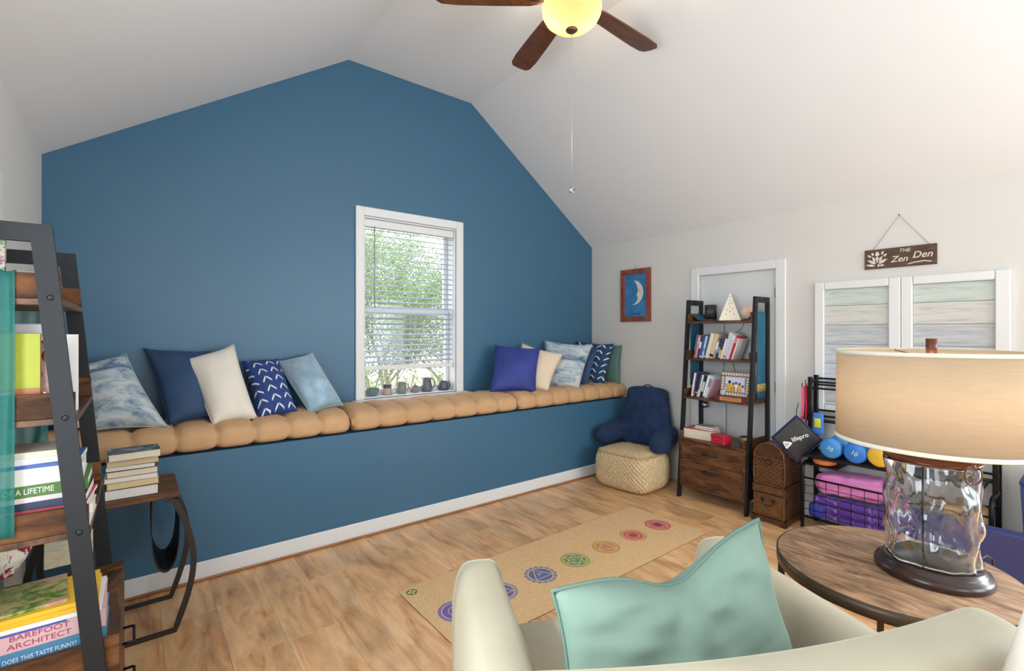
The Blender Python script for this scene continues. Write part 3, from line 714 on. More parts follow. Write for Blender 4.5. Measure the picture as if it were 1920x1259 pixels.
# ------------------------------------------------------------------ far shelf (by the door): things on it
def upright(y_, z, lean, th, depth=.20, h=.2, xo=.24):
    """matrix for a book standing with its spine to the shelf front (+x local), leaning towards +y"""
    B = basis((0, 0, h/2), (0, 0, 1), (-1, 0, 0), (0, -1, 0))
    return MR @ Matrix.Translation((xo, y_, z)) @ Matrix.Rotation(R(-lean), 4, 'X') @ B
zt2 = SH[1]+.0185
row = [ # label bits, cover, thickness, height, lean, bands
 ('slim grey-blue book, first at the left of the upper row', '#5d6f8a', .016, .215, 11, [(.1, .3, '#2c3a52')]),
 ('salmon pink book near the left of the upper row', '#d98a78', .022, .210, 12, [(.62, .9, '#e0b9b8')]),
 ('navy and white book next to the salmon one', '#2f3d5c', .020, .200, 12, [(.45, .75, '#dfe3ea')]),
 ('violet-blue book with pale foot in the upper row', '#4a4f95', .020, .212, 13, [(.02, .1, '#e6cfc6')]),
 ('pale sky-blue and white book in the upper row', '#bcd2ea', .018, .205, 13, [(.3, .45, '#6f93c8')]),
 ('thin dark teal book beside the wide cream pair', '#35566b', .013, .205, 14, [(.04, .12, '#cfd9de')]),
 ('wide ivory-spined book, left of the wide pair', '#e8e0cd', .034, .228, 15, None),
 ('wide tan book with small black square mark', '#dcc2a0', .036, .226, 15.5, [(.07, .17, '#2b2724')]),
 ('short grey and white book in the middle of upper row', '#9aa3a6', .020, .165, 16, [(.5, .9, '#e9e9e6')]),
 ('short dark navy book with pale lettering in upper row', '#283552', .022, .180, 16, [(.3, .6, '#8d99b0')]),
 ('navy book with yellow lower half in the upper row', '#33415e', .020, .195, 16, [(.05, .42, '#e3bb58')]),
 ('thin white book right of the navy-and-yellow one', '#efe9e2', .016, .185, 16.5, None),
 ('thick pale lilac book, tallest in the upper row', '#dcd0dc', .034, .238, 17, [(.06, .12, '#c4607c')]),
 ('white book with light blue edge right of the lilac one', '#e8ecee', .022, .218, 17.5, [(.1, .8, '#c9dbe3')]),
 ('bright red book near the right end of upper row', '#cf2338', .020, .210, 18, [(.7, .95, '#e78a98')]),
 ('pale booklet bowing over at the right end of upper row', '#e9e2da', .012, .190, 18.5, None)]
y_ = -.262
for lb, c, th, h, ln, bd in row:
    y_ += th/math.cos(R(ln))+.0012
    make_book(lb, h, .155, th, c, upright(y_, zt2, ln, th, h=h), bandc=bd, group='upper row of books on the shelf by the door', pages=PAGEW)
zt3 = SH[2]+.0185
row = [('white book at the far left of the lower row', '#ece7df', .018, .215, 9, None),
 ('deep purple book second in the lower row', '#5d2c77', .015, .222, 10, [(.05, .1, '#e6b9d0')]),
 ('black book third in the lower row', '#1d1d22', .018, .215, 11, [(.15, .2, '#c9c0b0')]),
 ('bright blue book in the lower row', '#2f6fae', .010, .205, 12, [(.0, .3, '#e6dfcc')]),
 ('cream and pale green book in the lower row', '#e2e0c8', .016, .205, 13, None),
 ('black book with white spine lettering in lower row', '#20242c', .024, .205, 14, [(.25, .7, '#c5c8cd')]),
 ('white book right of the black lettered one', '#edeef0', .020, .205, 16, [(.0, .06, '#6b7fb0')]),
 ('white and blue book leaning beside the picture frame', '#d7e4ec', .016, .200, 18, [(.5, .9, '#5b8fb5')]),
 ('thin pink book last in the lower row', '#dca0a8', .010, .170, 20, None)]
y_ = -.255
for lb, c, th, h, ln, bd in row:
    y_ += th/math.cos(R(ln))+.0012
    make_book(lb, h, .155, th, c, upright(y_, zt3, ln, th, h=h, xo=.28), bandc=bd, group='lower row of books on the shelf by the door', pages=PAGEW)
# book lying under the picture frame: spine to the front
def flatR(x_, yc, z, rot=0): return MR @ Matrix.Translation((x_, yc, z)) @ Matrix.Rotation(R(90+rot), 4, 'Z')
make_book('maroon book lying under the photo frame, orange title strip', .275, .17, .034, '#6f2730', flatR(.322, .138, zt3), bandc=[(.16, .84, '#c98a58')], title='HISTORY OF THE', tcol='#6f2730', tsize=.02, tx=0)
# photo frame with tile border
FRZ = zt3+.0345
fr = thing('photo_frame', 'tile-bordered photo frame with a group picture on the door-side shelf', 'picture frame', M=MR @ Matrix.Translation((.285, .15, FRZ)) @ Matrix.Rotation(R(-9), 4, 'Y') @ basis((0, 0, 0), (0, 1, 0), (0, 0, 1), (1, 0, 0)))
FRW, FRH = .25, .215
boxc('backing', (-FRW/2, .002, -.012), (FRW/2, FRH, 0), wood([(.3, '#6d5a48'), (.7, '#a08a70')], 'x', 4, .6, knots=.2), fr, bevel=.002)
ph = boxc('photo', (-.085, .045, .0002), (.085, .17, .0025), flat('#cfd2ea', .4), fr, bevel=0)
for (hx, hy, hr, hc, bc) in ((-.045, .125, .013, '#2c2530', '#e0a92e'), (-.012, .112, .010, '#54402f', '#d9a12c'), (.012, .118, .011, '#5d3f55', '#ece9ea'), (.042, .112, .011, '#6a4a3a', '#e6ab30'), (.070, .095, .009, '#20202a', '#d9d3e2'), (-.072, .10, .010, '#a89a92', '#b9b0b4')):
    q = prism('figure', [(hx-.022, .046), (hx+.022, .046), (hx+.02, hy-.03), (hx+.008, hy-.012), (hx-.008, hy-.012), (hx-.02, hy-.03)], .0006, flat(bc, .5), fr, M=Matrix.Translation((0, 0, .0026)))
    q.parent = ph; q.location = (0, -.1075, -.00135)
    q = prism('figure_head', [(hx+hr*math.cos(a*.628), hy+hr*1.15*math.sin(a*.628)) for a in range(10)], .0005, flat(hc, .5), fr, M=Matrix.Translation((0, 0, .0033)))
    q.parent = ph; q.location = (0, -.1075, -.00135)
tilem = flat('#d8d2c4', .5, var=.2, vs=70)
for k in range(10):
    xx = -.108+k*.024
    boxc('tile', (xx-.009, .183, .0002), (xx+.009, .205, .004), tilem, fr, bevel=.001)
    if k > 1: boxc('tile', (xx-.009, .012, .0002), (xx+.009, .034, .004), tilem, fr, bevel=.001)
for k in range(6):
    for xx in (-.106, .106):
        if not (k == 0 and xx < 0): boxc('tile', (xx-.010, .042+k*.022, .0002), (xx+.010, .058+k*.022, .004), tilem, fr, bevel=.001)
lathe('medallion', [(0, .006), (.02, .006), (.024, .003), (.024, 0), (0, 0)], flat('#c9c4b8', .4), fr, n=24, loc=(-.098, .030, .0042))
# top shelf: candle holder, pyramid lamp, salt globe
ztop = SH[0]+.0185+.0045
t = thing('candle_holder', 'black cylinder candle holder with bark texture on top shelf', 'candle holder', M=MR @ Matrix.Translation((.15, -.135, ztop)))
lathe('base', [(0, 0), (.050, 0), (.050, .016), (0, .016)], flat('#6b3d2a', .5), t, n=32)
lathe('shade', [(.053, .0165), (.053, .145), (.050, .145), (.050, .0165)], ramp_noise([(.42, '#17171a'), (.55, '#2c2c30'), (.7, '#77777a')], (30, 30, 4), 1.5, 4, .35, 1, 0), t, n=32, closed=True)
t = thing('pyramid_lamp', 'cream pyramid lantern with small round holes on top shelf', 'lantern', M=MR @ Matrix.Translation((.165, .055, ztop)) @ Matrix.Rotation(R(26), 4, 'Z'))
CP = flat('#efe6cf', .5)
hb, hh = .075, .245
fromdata('body', [(-hb, -hb, .036), (hb, -hb, .036), (hb, hb, .036), (-hb, hb, .036), (0, 0, hh)], [(0, 3, 2, 1), (0, 1, 4), (1, 2, 4), (2, 3, 4), (3, 0, 4)], CP, t)
k = 1.16
fromdata('base', [(-hb*k, -hb*k, 0), (hb*k, -hb*k, 0), (hb*k, hb*k, 0), (-hb*k, hb*k, 0), (-hb*1.01, -hb*1.01, .0355), (hb*1.01, -hb*1.01, .0355), (hb*1.01, hb*1.01, .0355), (-hb*1.01, hb*1.01, .0355)], [(0, 3, 2, 1), (4, 5, 6, 7), (0, 1, 5, 4), (1, 2, 6, 5), (2, 3, 7, 6), (3, 0, 4, 7)], CP, t)
HOLE = flat('#4a3c2a', .9)
for face in range(4):
    Rz = Matrix.Rotation(face*math.pi/2, 4, 'Z'); tilt = math.atan2(hb, hh-.036)
    for (s, z) in ((-.45, .055), (.45, .055), (0, .075), (-.45, .095), (.4, .10), (0, .12), (-.3, .145), (.3, .15), (0, .175), (0, .21)):
        wz = hb*(1-(z-.036)/(hh-.036))
        hl = lathe('hole', [(0, .0006), (.0042, .0006), (.0042, -.0004)], HOLE, t, n=10)
        hl.matrix_local = Rz @ Matrix.Translation((wz+.0003, s*wz, z)) @ Matrix.Rotation(math.pi/2-tilt, 4, 'Y')
t = thing('salt_lamp', 'round pinkish salt globe at the right of the top shelf', 'salt lamp', M=MR @ Matrix.Translation((.155, .215, ztop)))
bm = bmesh.new(); bmesh.ops.create_icosphere(bm, subdivisions=4, radius=.064)
for vt in bm.verts: vt.co *= 1+.05*noise.noise(vt.co*30); vt.co.z = max(vt.co.z, -.060)
frombm('globe', bm, ramp_noise([(.3, '#dfa98a'), (.5, '#e9c4ac'), (.7, '#ecd8cb')], (1, 1, 1), 14, 5, .6, .4, 0, .1), t, smooth=True, loc=(0, 0, .0635))
lathe('dish', [(0, 0), (.03, 0), (.036, .004), (0, .004)], flat('#c9ccd4', .5), t, n=20)
# things on the cabinet top of the far shelf
zc = .5375
make_book('very thick red-covered book lying on the door-side cabinet top', .26, .185, .085, '#c4394c', flatR(.345, -.155, zc, 4) @ Matrix.Translation((0, .185, 0)) @ Matrix.Rotation(math.pi, 4, 'Z'), pages=PAGES)
make_book('beige notebook on the red book, lower of two', .175, .12, .013, '#d9cdb8', flatR(.31, -.125, zc+.0855, -6) @ Matrix.Translation((0, .12, 0)) @ Matrix.Rotation(math.pi, 4, 'Z'), pages=PAGEW)
make_book('grey-covered notebook on the red book, topmost', .165, .115, .016, '#9b9186', flatR(.30, -.12, zc+.099, -2) @ Matrix.Translation((0, .115, 0)) @ Matrix.Rotation(math.pi, 4, 'Z'), pages=PAGEW)
t = thing('gift_box', 'small crimson patterned box beside the thick red book', 'box', M=MR @ Matrix.Translation((.325, .06, zc)) @ Matrix.Rotation(R(-12), 4, 'Z'))
RB = flat('#c2263f', .4, var=.35, vs=40)
boxc('box', (-.05, -.065, 0), (.05, .065, .055), RB, t, bevel=.002); boxc('lid', (-.053, -.068, .0555), (.053, .068, .075), RB, t, bevel=.002)
t = thing('singing_bowl', 'brass-green bowl with a striker on the cabinet top by the door', 'bowl', M=MR @ Matrix.Translation((.20, .215, zc)))
lathe('bowl', [(0, 0), (.03, 0), (.05, .015), (.062, .04), (.064, .06), (.060, .06), (.057, .04), (.045, .018), (0, .008)], flat('#a39a6d', .35, .5, var=.2, vs=20), t, n=32)
tube('striker', [(-.03, -.05, .055), (.02, .04, .075), (.035, .06, .083)], [.009, .007, .007], flat('#4a3526', .6), t)
# dark cables behind the shelf
t = tag(tube('power_cable', [tuple((MR @ Vector(p))) for p in ((.03, -.07, 1.57), (.02, -.075, 1.45), (.016, -.06, 1.30), (.016, -.10, 1.10), (.016, -.09, .93), (.014, -.06, .80), (.016, -.06, .65), (.03, -.055, .545))], .0022, DARKM, n=6), 'thin black cable hanging down behind the shelf by the door', 'cable')
t = tag(tube('power_cable', [tuple((MR @ Vector(p))) for p in ((.05, .12, 1.57), (.025, .09, 1.53), (.018, .02, 1.48), (.016, -.02, 1.40), (.016, -.01, 1.25), (.016, .02, 1.15), (.03, .04, 1.06))], .0022, DARKM, n=6), 'thin black cable slanting from the pyramid lantern behind the books', 'cable')

# ------------------------------------------------------------------ near shelf: things on it
def L(x_, y_, z): return (-.435+x_, 2.126+y_, z)
def lieL(label, xc, yc, z, ln, wd, th, cover, rot=0, **kw):
    p = L(xc, yc, z); return make_book(label, ln, wd, th, cover, lying(p[0], p[1], p[2], rot), **kw)
yn = -.27
z = SHL[0]+.0185+.004
lieL('cream-edged book, lower of two on the near shelf top board', .145, yn+.03, z, .21, .15, .042, '#d8cdb6', 0, pages=PAGES)
lieL('thin cream-edged book, upper of two on the near shelf top board', .14, yn+.04, z+.0425, .20, .145, .03, '#e0d8c6', 2, pages=PAGES)
# standing books whose covers face the near side
def standL(label, x0, yc, z, wd, h, th, cover, tilt=0, **kw):
    """standing upright, cover facing -Y, spine to -X"""
    M = Matrix.Translation(L(x0, yc, z)) @ Matrix.Rotation(R(tilt), 4, 'X') @ basis((0, 0, h/2), (0, 0, 1), (1, 0, 0), (0, 1, 0))
    return make_book(label, h, wd, th, cover, M, **kw)
def printlines(rows, colr):
    def fn(t, h, wd, th):
        for (a, b, c, d, cc) in rows:
            boxc('print', (-h/2+h*a, wd*c, -.0008), (-h/2+h*b, wd*d, -.0001), flat(cc, .5), t, bevel=0)
    return fn
marb = ramp_noise([(.3, '#3a5d8f'), (.42, '#4f9a8f'), (.5, '#e4d9b4'), (.58, '#8a5f87'), (.68, '#cf7a4a')], (4, 4, 2), 3, 5, .4, 2.5, 0)
standL('book with swirling multicoloured cover on the near shelf top', -.0, yn+.012, SHL[0]+.0185+.01, .15, .19, .018, marb, -4)
z = SHL[1]+.0185
lines = [(.36, 1.0, 0, 1, '#b9c02c')] + [(.86-.035*k, .865-.035*k, .10+.02*(k % 3), .62+.16*((k*7) % 3)/2, '#7a7a2a') for k in range(13)] + [(.04, .32, .06, .72, '#efe3c0')] + [(.28-.045*k, .287-.045*k, .12, .62+.05*((k*5) % 3), '#6b6550') for k in range(6)]
def ytop(t, h, wd, th):
    for i, (a, b, c, d, cc) in enumerate(lines):
        e = .0003 if i in (0, len(lines)-7) else .0008
        boxc('print', (-h/2+h*a, wd*c, -e), (-h/2+h*b, wd*d, -.0001), flat(cc, .45), t, bevel=0)
standL('paperback with yellow and orange back cover facing out, near shelf', .015, yn+.010, z, .205, .235, .022, '#c98350', top=ytop, pages=PAGEW)
t = standL('red and silver album with mirrored cover, near shelf', .10, yn+.045, z, .165, .215, .020, '#8a3344')
for (a, b) in ((.55, .6), (.22, .72), (.2, .92), (.8, .85)):
    mi = lathe('mirror_inlay', [(0, .0012), (.018, .0012), (.022, 0)], flat('#d9d4cc', .1, .9), t, n=18)
    mi.matrix_local = Matrix.Translation((-.1075+.215*a, .165*b, -.0007)) @ Matrix.Rotation(math.pi, 4, 'X')
boxc('cover_panel', (-.10, .02, -.0006), (.10, .158, -.0001), flat('#c9a59a', .4, var=.2, vs=30), t, bevel=0)
standL('large blank white book behind the mirrored album, near shelf', .09, yn+.12, z, .20, .232, .022, '#e9e7e4', pages=PAGEW)
standL('pale grey book at the back of the near shelf, middle board', .03, yn+.17, z, .19, .245, .03, '#c6cbc8')
tag(box('keepsake_box', (.10, .06, .03), L(.20, yn+.132, z+.232+.0165), flat('#e6dedf', .5), bevel=.003), 'small white box lying on top of the blank white book', 'box')
z = SHL[2]+.0185
st = [ # length, width, thickness, cover, rot, title, colour, lettering label
 ('white book, lowest in the stack on the near lower shelf', .30, .21, .034, '#e4e0d4', -1, None),
 ('white magazine second from the bottom, near lower shelf', .31, .22, .026, '#eceae4', 2, None),
 ('thin red and white magazine in the near lower stack', .285, .20, .010, '#c9505c', -4, None),
 ('dark navy book with small white title in near stack', .28, .20, .020, '#26344e', -2, None),
 ('pinkish white booklet above the navy book, near stack', .27, .19, .014, '#e3d4d4', 1, None),
 ('green-spined travel book lettered OF A LIFETIME', .29, .21, .032, '#4d7a33', 0, ('OF A LIFETIME', '#f4f3ec')),
 ('thick white book above the green-spined one', .27, .20, .046, '#e9e7de', 1, None),
 ('blue magazine with pale edges above thick white book', .25, .19, .010, '#3f62ad', -2, None),
 ('white paperback near the top of the lower stack', .23, .17, .018, '#e6e4e6', 3, None),
 ('cream paperback topmost in the near lower stack', .19, .15, .016, '#dfd6c0', -2, None)]
for lb, ln, wd, th, c, rt_, ti in st:
    kw = dict(title=ti[0], tcol=ti[1]) if ti else {}
    if ti: kw['tsize'] = .023; kw['tx'] = .022; kw['sx'] = .70
    lieL(lb, .175, yn+.012, z, ln, wd, th, c, rt_, pages=PAGEW, soft=th < .03, **kw); z += th+.0006
z = .5375+CBL
st = [('blue-spined book lettered DOES THIS TASTE FUNNY', .33, .23, .046, '#4f86ac', 0, ('DOES THIS TASTE FUNNY?', '#eef1f2', .018, .70)),
 ('pale pink book lettered BAREFOOT ARCHITECT', .33, .23, .052, '#d9b3b6', 1, None),
 ('white magazine under the yellow ones, near cabinet top', .31, .22, .012, '#eceaea', -1, None),
 ('yellow-spined magazine, lower of two on near cabinet', .30, .21, .014, '#f0b92a', 1, None),
 ('yellow-spined magazine, upper of two on near cabinet', .30, .21, .012, '#f2bf35', 2, None)]
for lb, ln, wd, th, c, rt_, ti in st:
    kw = dict(title=ti[0], tcol=ti[1], tsize=ti[2], sx=ti[3], tx=.026) if ti else {}
    t = lieL(lb, .195, yn+.008, z, ln, wd, th, c, rt_, pages=PAGEW, soft=th < .03, **kw)
    if 'BAREFOOT' in lb:
        for s_, dz, nm in (('BAREFOOT', .70, 'spine_lettering'), ('ARCHITECT', .27, 'spine_lettering')):
            text(nm, s_, .021, flat('#b03a5c', .5), t, Matrix.Translation((.025, -.0008, th*dz)) @ Matrix.Rotation(R(90), 4, 'X'), .0003, sx=1.15)
        boxc('spine_band', (-.165, -.0006, th*.88), (.08, .0001, th*.985), flat('#3f55b0', .5), t, bevel=0)
    z += th+.0006
lieL('garden magazine with green and pink cover photo, near cabinet', .14, yn+.02, z, .27, .20, .008, ramp_noise([(.32, '#2f4a22'), (.45, '#6f8f42'), (.54, '#c9b67a'), (.64, '#c78a8a'), (.75, '#efe6dd')], (10, 10, 10), 1.6, 6, .4, 1.0, 0), 5, pages=PAGEW, soft=True)
zg = z+.009
t = thing('printed_bag', 'red and white patterned cloth bag standing on the near cabinet', 'bag', loc=L(.10, .04, zg))
bm = bmesh.new(); bmesh.ops.create_icosphere(bm, subdivisions=4, radius=1)
for vt in bm.verts:
    vt.co = Vector((vt.co.x*.062, vt.co.y*.05, .088+vt.co.z*.088)); vt.co += Vector((vt.co.x, vt.co.y, 0))*.25*noise.noise(vt.co*22)
    if vt.co.z < .006: vt.co.z = .0
frombm('sack', bm, ramp_noise([(.42, '#8f2a33'), (.47, '#b5343c'), (.5, '#e9dfcf'), (.8, '#efe8da')], (22, 22, 12), 1.5, 2, .8, 1.5, 0), t, smooth=True)
tube('strap', [(-.03, 0, .165), (-.02, -.01, .20), (.02, -.01, .20), (.03, 0, .165)], .006, flat('#a8353d', .8), t)
t = thing('wood_plaque', 'weathered blue-grey wooden plaque with string, near cabinet top', 'plaque', loc=L(.255, .03, zg), rot=(R(-8), 0, R(3)))
boxc('board', (-.06, -.006, 0), (.06, .006, .10), ramp_noise([(.35, '#6f8f97'), (.5, '#b9a98a'), (.7, '#a5977c')], (6, 6, 30), 1.5, 5, .8, .5, 0), t, bevel=.002)
tube('string', [(-.045, 0, .1005), (-.02, .0, .125), (.02, 0, .125), (.045, 0, .1005)], .002, flat('#d8cfb8', .8), t, n=5)
t = thing('storage_tin', 'grey-green tin at the left edge of the near cabinet top', 'tin', loc=L(.005, .12, .5375+CBL))
boxc('body', (0, -.05, 0), (.08, .05, .22), flat('#8d948c', .4), t, bevel=.006); boxc('lid', (-.001, -.051, .2205), (.081, .051, .245), flat('#7a8178', .4), t, bevel=.004)

# ------------------------------------------------------------------ end table with a pile of books
et = thing('end_table', 'small rustic end table with bowed black metal legs and sling', 'side table', (-.08, 3.115, 0))
boxc('table_top', (-.25, -.20, .672), (.245, .20, .700), wood(RUST[1:]+[(.9, '#b98b58')], 'x', 2.4, .45), et, bevel=.003)
BK = flat('#38332e', .45, .4)
for s in (-1, 1):
    yy = s*.192
    arc = [(.21, yy, .665)]+[(.225+.085*math.sin(math.pi*k/12)*(1-.15*k/12), yy, .655-.645*k/12) for k in range(13)]
    arc2 = [(-p[0], p[1], p[2]) for p in arc][::-1]
    lg = bar('leg_frame', [(.20, yy, .664)]+arc[1:]+[(.15, yy, .008), (-.15, yy, .008)]+arc2[:-1]+[(-.20, yy, .664)], .026, .014, BK, et, up=(0, 1, 0))
for s in (-1, 1): bar('cross_bar', [(s*.22, -.184, .663), (s*.22, .184, .663)], .016, .014, BK, et)
sg = []
for k in range(25):
    a = math.pi*k/24; sg.append((.190-.055*math.cos(a)*1.0*(1+.4*math.sin(a)), .668-.375*math.sin(a)**.75))
sheet('magazine_sling', sg, -.16, .16, flat('#2f2c29', .6), et, axis='y', na=8, amp=0, thick=.004)
gz = .7005
pile = [('cream-paged thick book, lowest in the pile on the end table', .205, .15, .048, '#241f22', 0, PAGEW),
 ('yellowed paperback second from bottom on the end table', .20, .145, .030, '#c9b98a', 2, flat('#e2cf9c', .8)),
 ('white paperback third from bottom on the end table', .205, .14, .022, '#d9d4cc', -1, PAGEW),
 ('cream hardback in the middle of the end table pile', .195, .14, .030, '#9b5f52', 1, PAGES),
 ('thin white and black book in the end table pile', .19, .14, .022, '#1f1f22', -2, PAGEW),
 ('tan paperback second from top on the end table', .20, .145, .028, '#ccb48a', 2, flat('#d9c49a', .8))]
for lb, ln, wd, th, c, rt_, pg in pile:
    make_book(lb, ln, wd, th, c, Matrix.Translation((-.022, 2.945+.15, gz)) @ Matrix.Rotation(R(180+rt_), 4, 'Z'), pages=pg); gz += th+.0005
t = make_book('book with dark grey figured cover on top of the end table pile', .20, .15, .036, ramp_noise([(.35, '#2c3a44'), (.5, '#56646c'), (.6, '#8a9296'), (.72, '#c9cbc8')], (18, 18, 18), 1, 5, .5, 1, 0), Matrix.Translation((-.02, 2.935+.15, gz)) @ Matrix.Rotation(R(184), 4, 'Z'), pages=PAGES)

# ------------------------------------------------------------------ yoga mat
CORK = ramp_noise([(.3, '#d6ab78'), (.5, '#dfb785'), (.7, '#e5c194')], (1, 1, 1), 60, 4, .8, 0, 0)
ym = thing('yoga_mat', 'cork yoga mat printed with seven round coloured symbols', 'yoga mat', (2.257, 2.253, 0), (0, 0, R(.8)))
LX, LY, rr = 1.075, .345, .04
pl = []
for cx, cy, a0_ in ((LX-rr, LY-rr, 0), (-LX+rr, LY-rr, 90), (-LX+rr, -LY+rr, 180), (LX-rr, -LY+rr, 270)):
    pl += [(cx+rr*math.cos(R(a0_+k*15)), cy+rr*math.sin(R(a0_+k*15))) for k in range(7)]
prism('rubber_base', pl, .003, flat('#2a2018', .9), ym, M=Matrix.Translation((0, 0, .0005)))
prism('cork_top', pl, .0015, CORK, ym, M=Matrix.Translation((0, 0, .0036)))
ZT = .0052
def ringm(name, r0, r1, z, mat, parent, n=40, h=.0003):
    v_ = []; f_ = []
    for i in range(n):
        a = 2*math.pi*i/n
        for r_ in (r0, r1):
            for zz in (z, z+h): v_.append((r_*math.cos(a), r_*math.sin(a), zz))
    for i in range(n):
        j = (i+1) % n; p, q = i*4, j*4
        f_ += [(p+1, p+3, q+3, q+1), (p, q, q+2, p+2), (p+2, q+2, q+3, p+3), (p, p+1, q+1, q)]
    return fromdata(name, v_, f_, mat, parent)
def disc(name, r_, z, mat, parent, n=36, loc=(0, 0, 0)):
    return prism(name, [(r_*math.cos(2*math.pi*k/n), r_*math.sin(2*math.pi*k/n)) for k in range(n)], .0003, mat, parent, M=Matrix.Translation(loc) @ Matrix.Translation((0, 0, z)))
def stroke(parent, pts, wd, z, mat, closed=True):
    for i in range(len(pts) if closed else len(pts)-1):
        p, q = Vector(pts[i]), Vector(pts[(i+1) % len(pts)]); d = (q-p).normalized(); n_ = Vector((-d.y, d.x))*wd/2
        prism('stroke', [tuple(p-n_), tuple(q-n_), tuple(q+n_), tuple(p+n_)], .0003, mat, parent, M=Matrix.Translation((0, 0, z)))
cols = [('violet', '#8a74a8', '#75619c'), ('indigo', '#9a8fa0', '#6a668c'), ('blue', '#a39a90', '#666996'), ('green', '#a4a45c', '#6f8f55'), ('yellow', '#c39a3c', '#c98a5c'), ('orange', '#d58f68', '#c8665a'), ('red', '#d3605f', '#cb5460')]
PALE = flat('#d9c3a0', .8)
def regp(n, r_, a0_=90): return [(r_*math.cos(R(a0_+360*k/n)), r_*math.sin(R(a0_+360*k/n))) for k in range(n)]
for k, (nm, c1, c2) in enumerate(cols):
    xx = -.915+k*.304
    em = disc('emblem', .098, 0, flat(c1, .8), ym); em.location = (xx, -.03, ZT); em['label'] = nm + ' round printed symbol'
    disc('emblem_field', .074, .0004, flat(c2, .8), em)
    ringm('emblem_ring', .074, .079, .0005, PALE, em)
    if k == 1 or k == 2: stroke(em, regp(3, .072, -90+180), .005, .0008, PALE)
    elif k == 3: stroke(em, regp(3, .072, 0), .005, .0008, PALE); stroke(em, regp(3, .072, 180), .005, .0008, PALE)
    elif k == 4: stroke(em, regp(3, .072, 180), .005, .0008, PALE)
    elif k == 5: ringm('emblem_ring', .044, .048, .0008, PALE, em); disc('emblem_core', .030, .0008, flat('#b8434a', .8), em)
    elif k == 6: stroke(em, regp(4, .07, 45), .005, .0008, PALE); disc('emblem_core', .028, .0008, flat('#6b4a48', .8), em)
    else: ringm('emblem_ring', .040, .044, .0008, PALE, em)
    if k == 2:
        for q in range(16):
            a = 2*math.pi*q/16; disc('petal', .010, .0008, flat('#7d7a9a', .8), em, n=10, loc=(.094*math.cos(a), .094*math.sin(a), 0))
    if k in (1, 2, 3): stroke(em, [(-.022, -.012), (-.006, .004), (-.014, .018), (.004, .020), (.010, .002), (.022, .014)], .004, .0008, PALE, closed=False)
em = disc('logo', .032, 0, flat('#6a7a3a', .8), ym); em.location = (-LX+.06, LY-.06, ZT); em['label'] = 'small green round logo'
for q in range(4): disc('logo_petal', .009, .0004, PALE, em, n=12, loc=(.015*math.cos(q*1.571), .015*math.sin(q*1.571), 0))

# ------------------------------------------------------------------ pouf and reading pillow in the corner
pf = thing('pouf', 'square woven natural jute pouf on the floor in the corner', 'pouf', (3.78, 2.96, 0), (0, 0, R(4)))
bm = bmesh.new(); bmesh.ops.create_cube(bm, size=2); bmesh.ops.subdivide_edges(bm, edges=bm.edges, cuts=70, use_grid_fill=True)
hx, hy, hz = .245, .285, .185
for vt in bm.verts:
    p = vt.co.copy(); q = Vector((p.x, p.y, p.z)); e = 5.0
    l = (abs(q.x)**e+abs(q.y)**e+abs(q.z)**e)**(1/e); u = q/l
    bul = 1+.05*(1-u.z*u.z)
    pos = Vector((u.x*hx*bul, u.y*hy*bul, u.z*hz))
    if abs(u.z) < .9: # braided rows on the sides
        s_ = math.atan2(u.y, u.x)*8.0; zz = pos.z/.021
        k = math.sin(2*math.pi*(s_+.5*(math.floor(zz) % 2)))*math.sin(math.pi*(zz % 1))
    else:
        k = math.sin(pos.x*190)*math.sin(pos.y*190)
    n_ = u.normalized(); vt.co = pos + n_*.0075*k
    vt.co.z += hz
    if vt.co.z < .004: vt.co.z = .0
frombm('woven_body', bm, flat('#d3ba90', .9, var=.16, vs=40, bump=.5, bs=160), pf, smooth=True)
ring = []
for k in range(72):
    a = 2*math.pi*k/72; c_, s_ = math.cos(a), math.sin(a); l = (abs(c_)**7+abs(s_)**7)**(1/7); ring.append((hx*.93*c_/l, hy*.93*s_/l, 2*hz*.925+.004*math.sin(k*2.1)))
tube('braided_seam', ring, [.009+.003*(k % 2) for k in range(72)], flat('#c2a474', .9, bump=.4, bs=150), pf, n=8, closed=True)

rp = thing('reading_pillow', 'navy plush backrest pillow with arms on the pouf', 'reading pillow', (3.985, 3.03, .36), (0, 0, R(97)))
# local: +y faces the wall side (back), x along the back; body leans back
bm = bmesh.new()
def blob(c_, s_, rot=(0, 0, 0)):
    r_ = bmesh.ops.create_icosphere(bm, subdivisions=4, radius=1)
    M = Matrix.Translation(c_) @ Euler(rot).to_matrix().to_4x4()
    for vt in r_['verts']:
        p = vt.co; e = 3.0; l = (abs(p.x)**e+abs(p.y)**e+abs(p.z)**e)**(1/e); p = p/l
        vt.co = M @ Vector((p.x*s_[0], p.y*s_[1], p.z*s_[2]))
N = 9
for k in range(N):
    z = .055+.445*k/(N-1); wd = .31-.085*(k/(N-1)); blob((0, -.105-.06*k/(N-1), z), (wd, .085, .07), (R(8), 0, 0))
for s in (-1, 1):
    for k in range(6):
        q = k/5; blob((s*(.26+.05*q), -.09+.25*q, .115-.035*q), (.092, .09, .095-.01*q))
pb = frombm('plush_body', bm, flat('#1d3357', .9, var=.4, vs=12, bump=.8, bs=90, sheen=.35), rp, smooth=True)
md = pb.modifiers.new('merge', 'REMESH'); md.mode = 'VOXEL'; md.voxel_size = .011; md.use_smooth_shade = True
md = pb.modifiers.new('soften', 'SMOOTH'); md.iterations = 6; md.factor = .5
tube('carry_handle', [(-.075, -.165, .53), (-.06, -.17, .565), (-.02, -.17, .585), (.02, -.17, .585), (.06, -.17, .565), (.075, -.165, .53)], .006, flat('#1d2230', .7), rp)

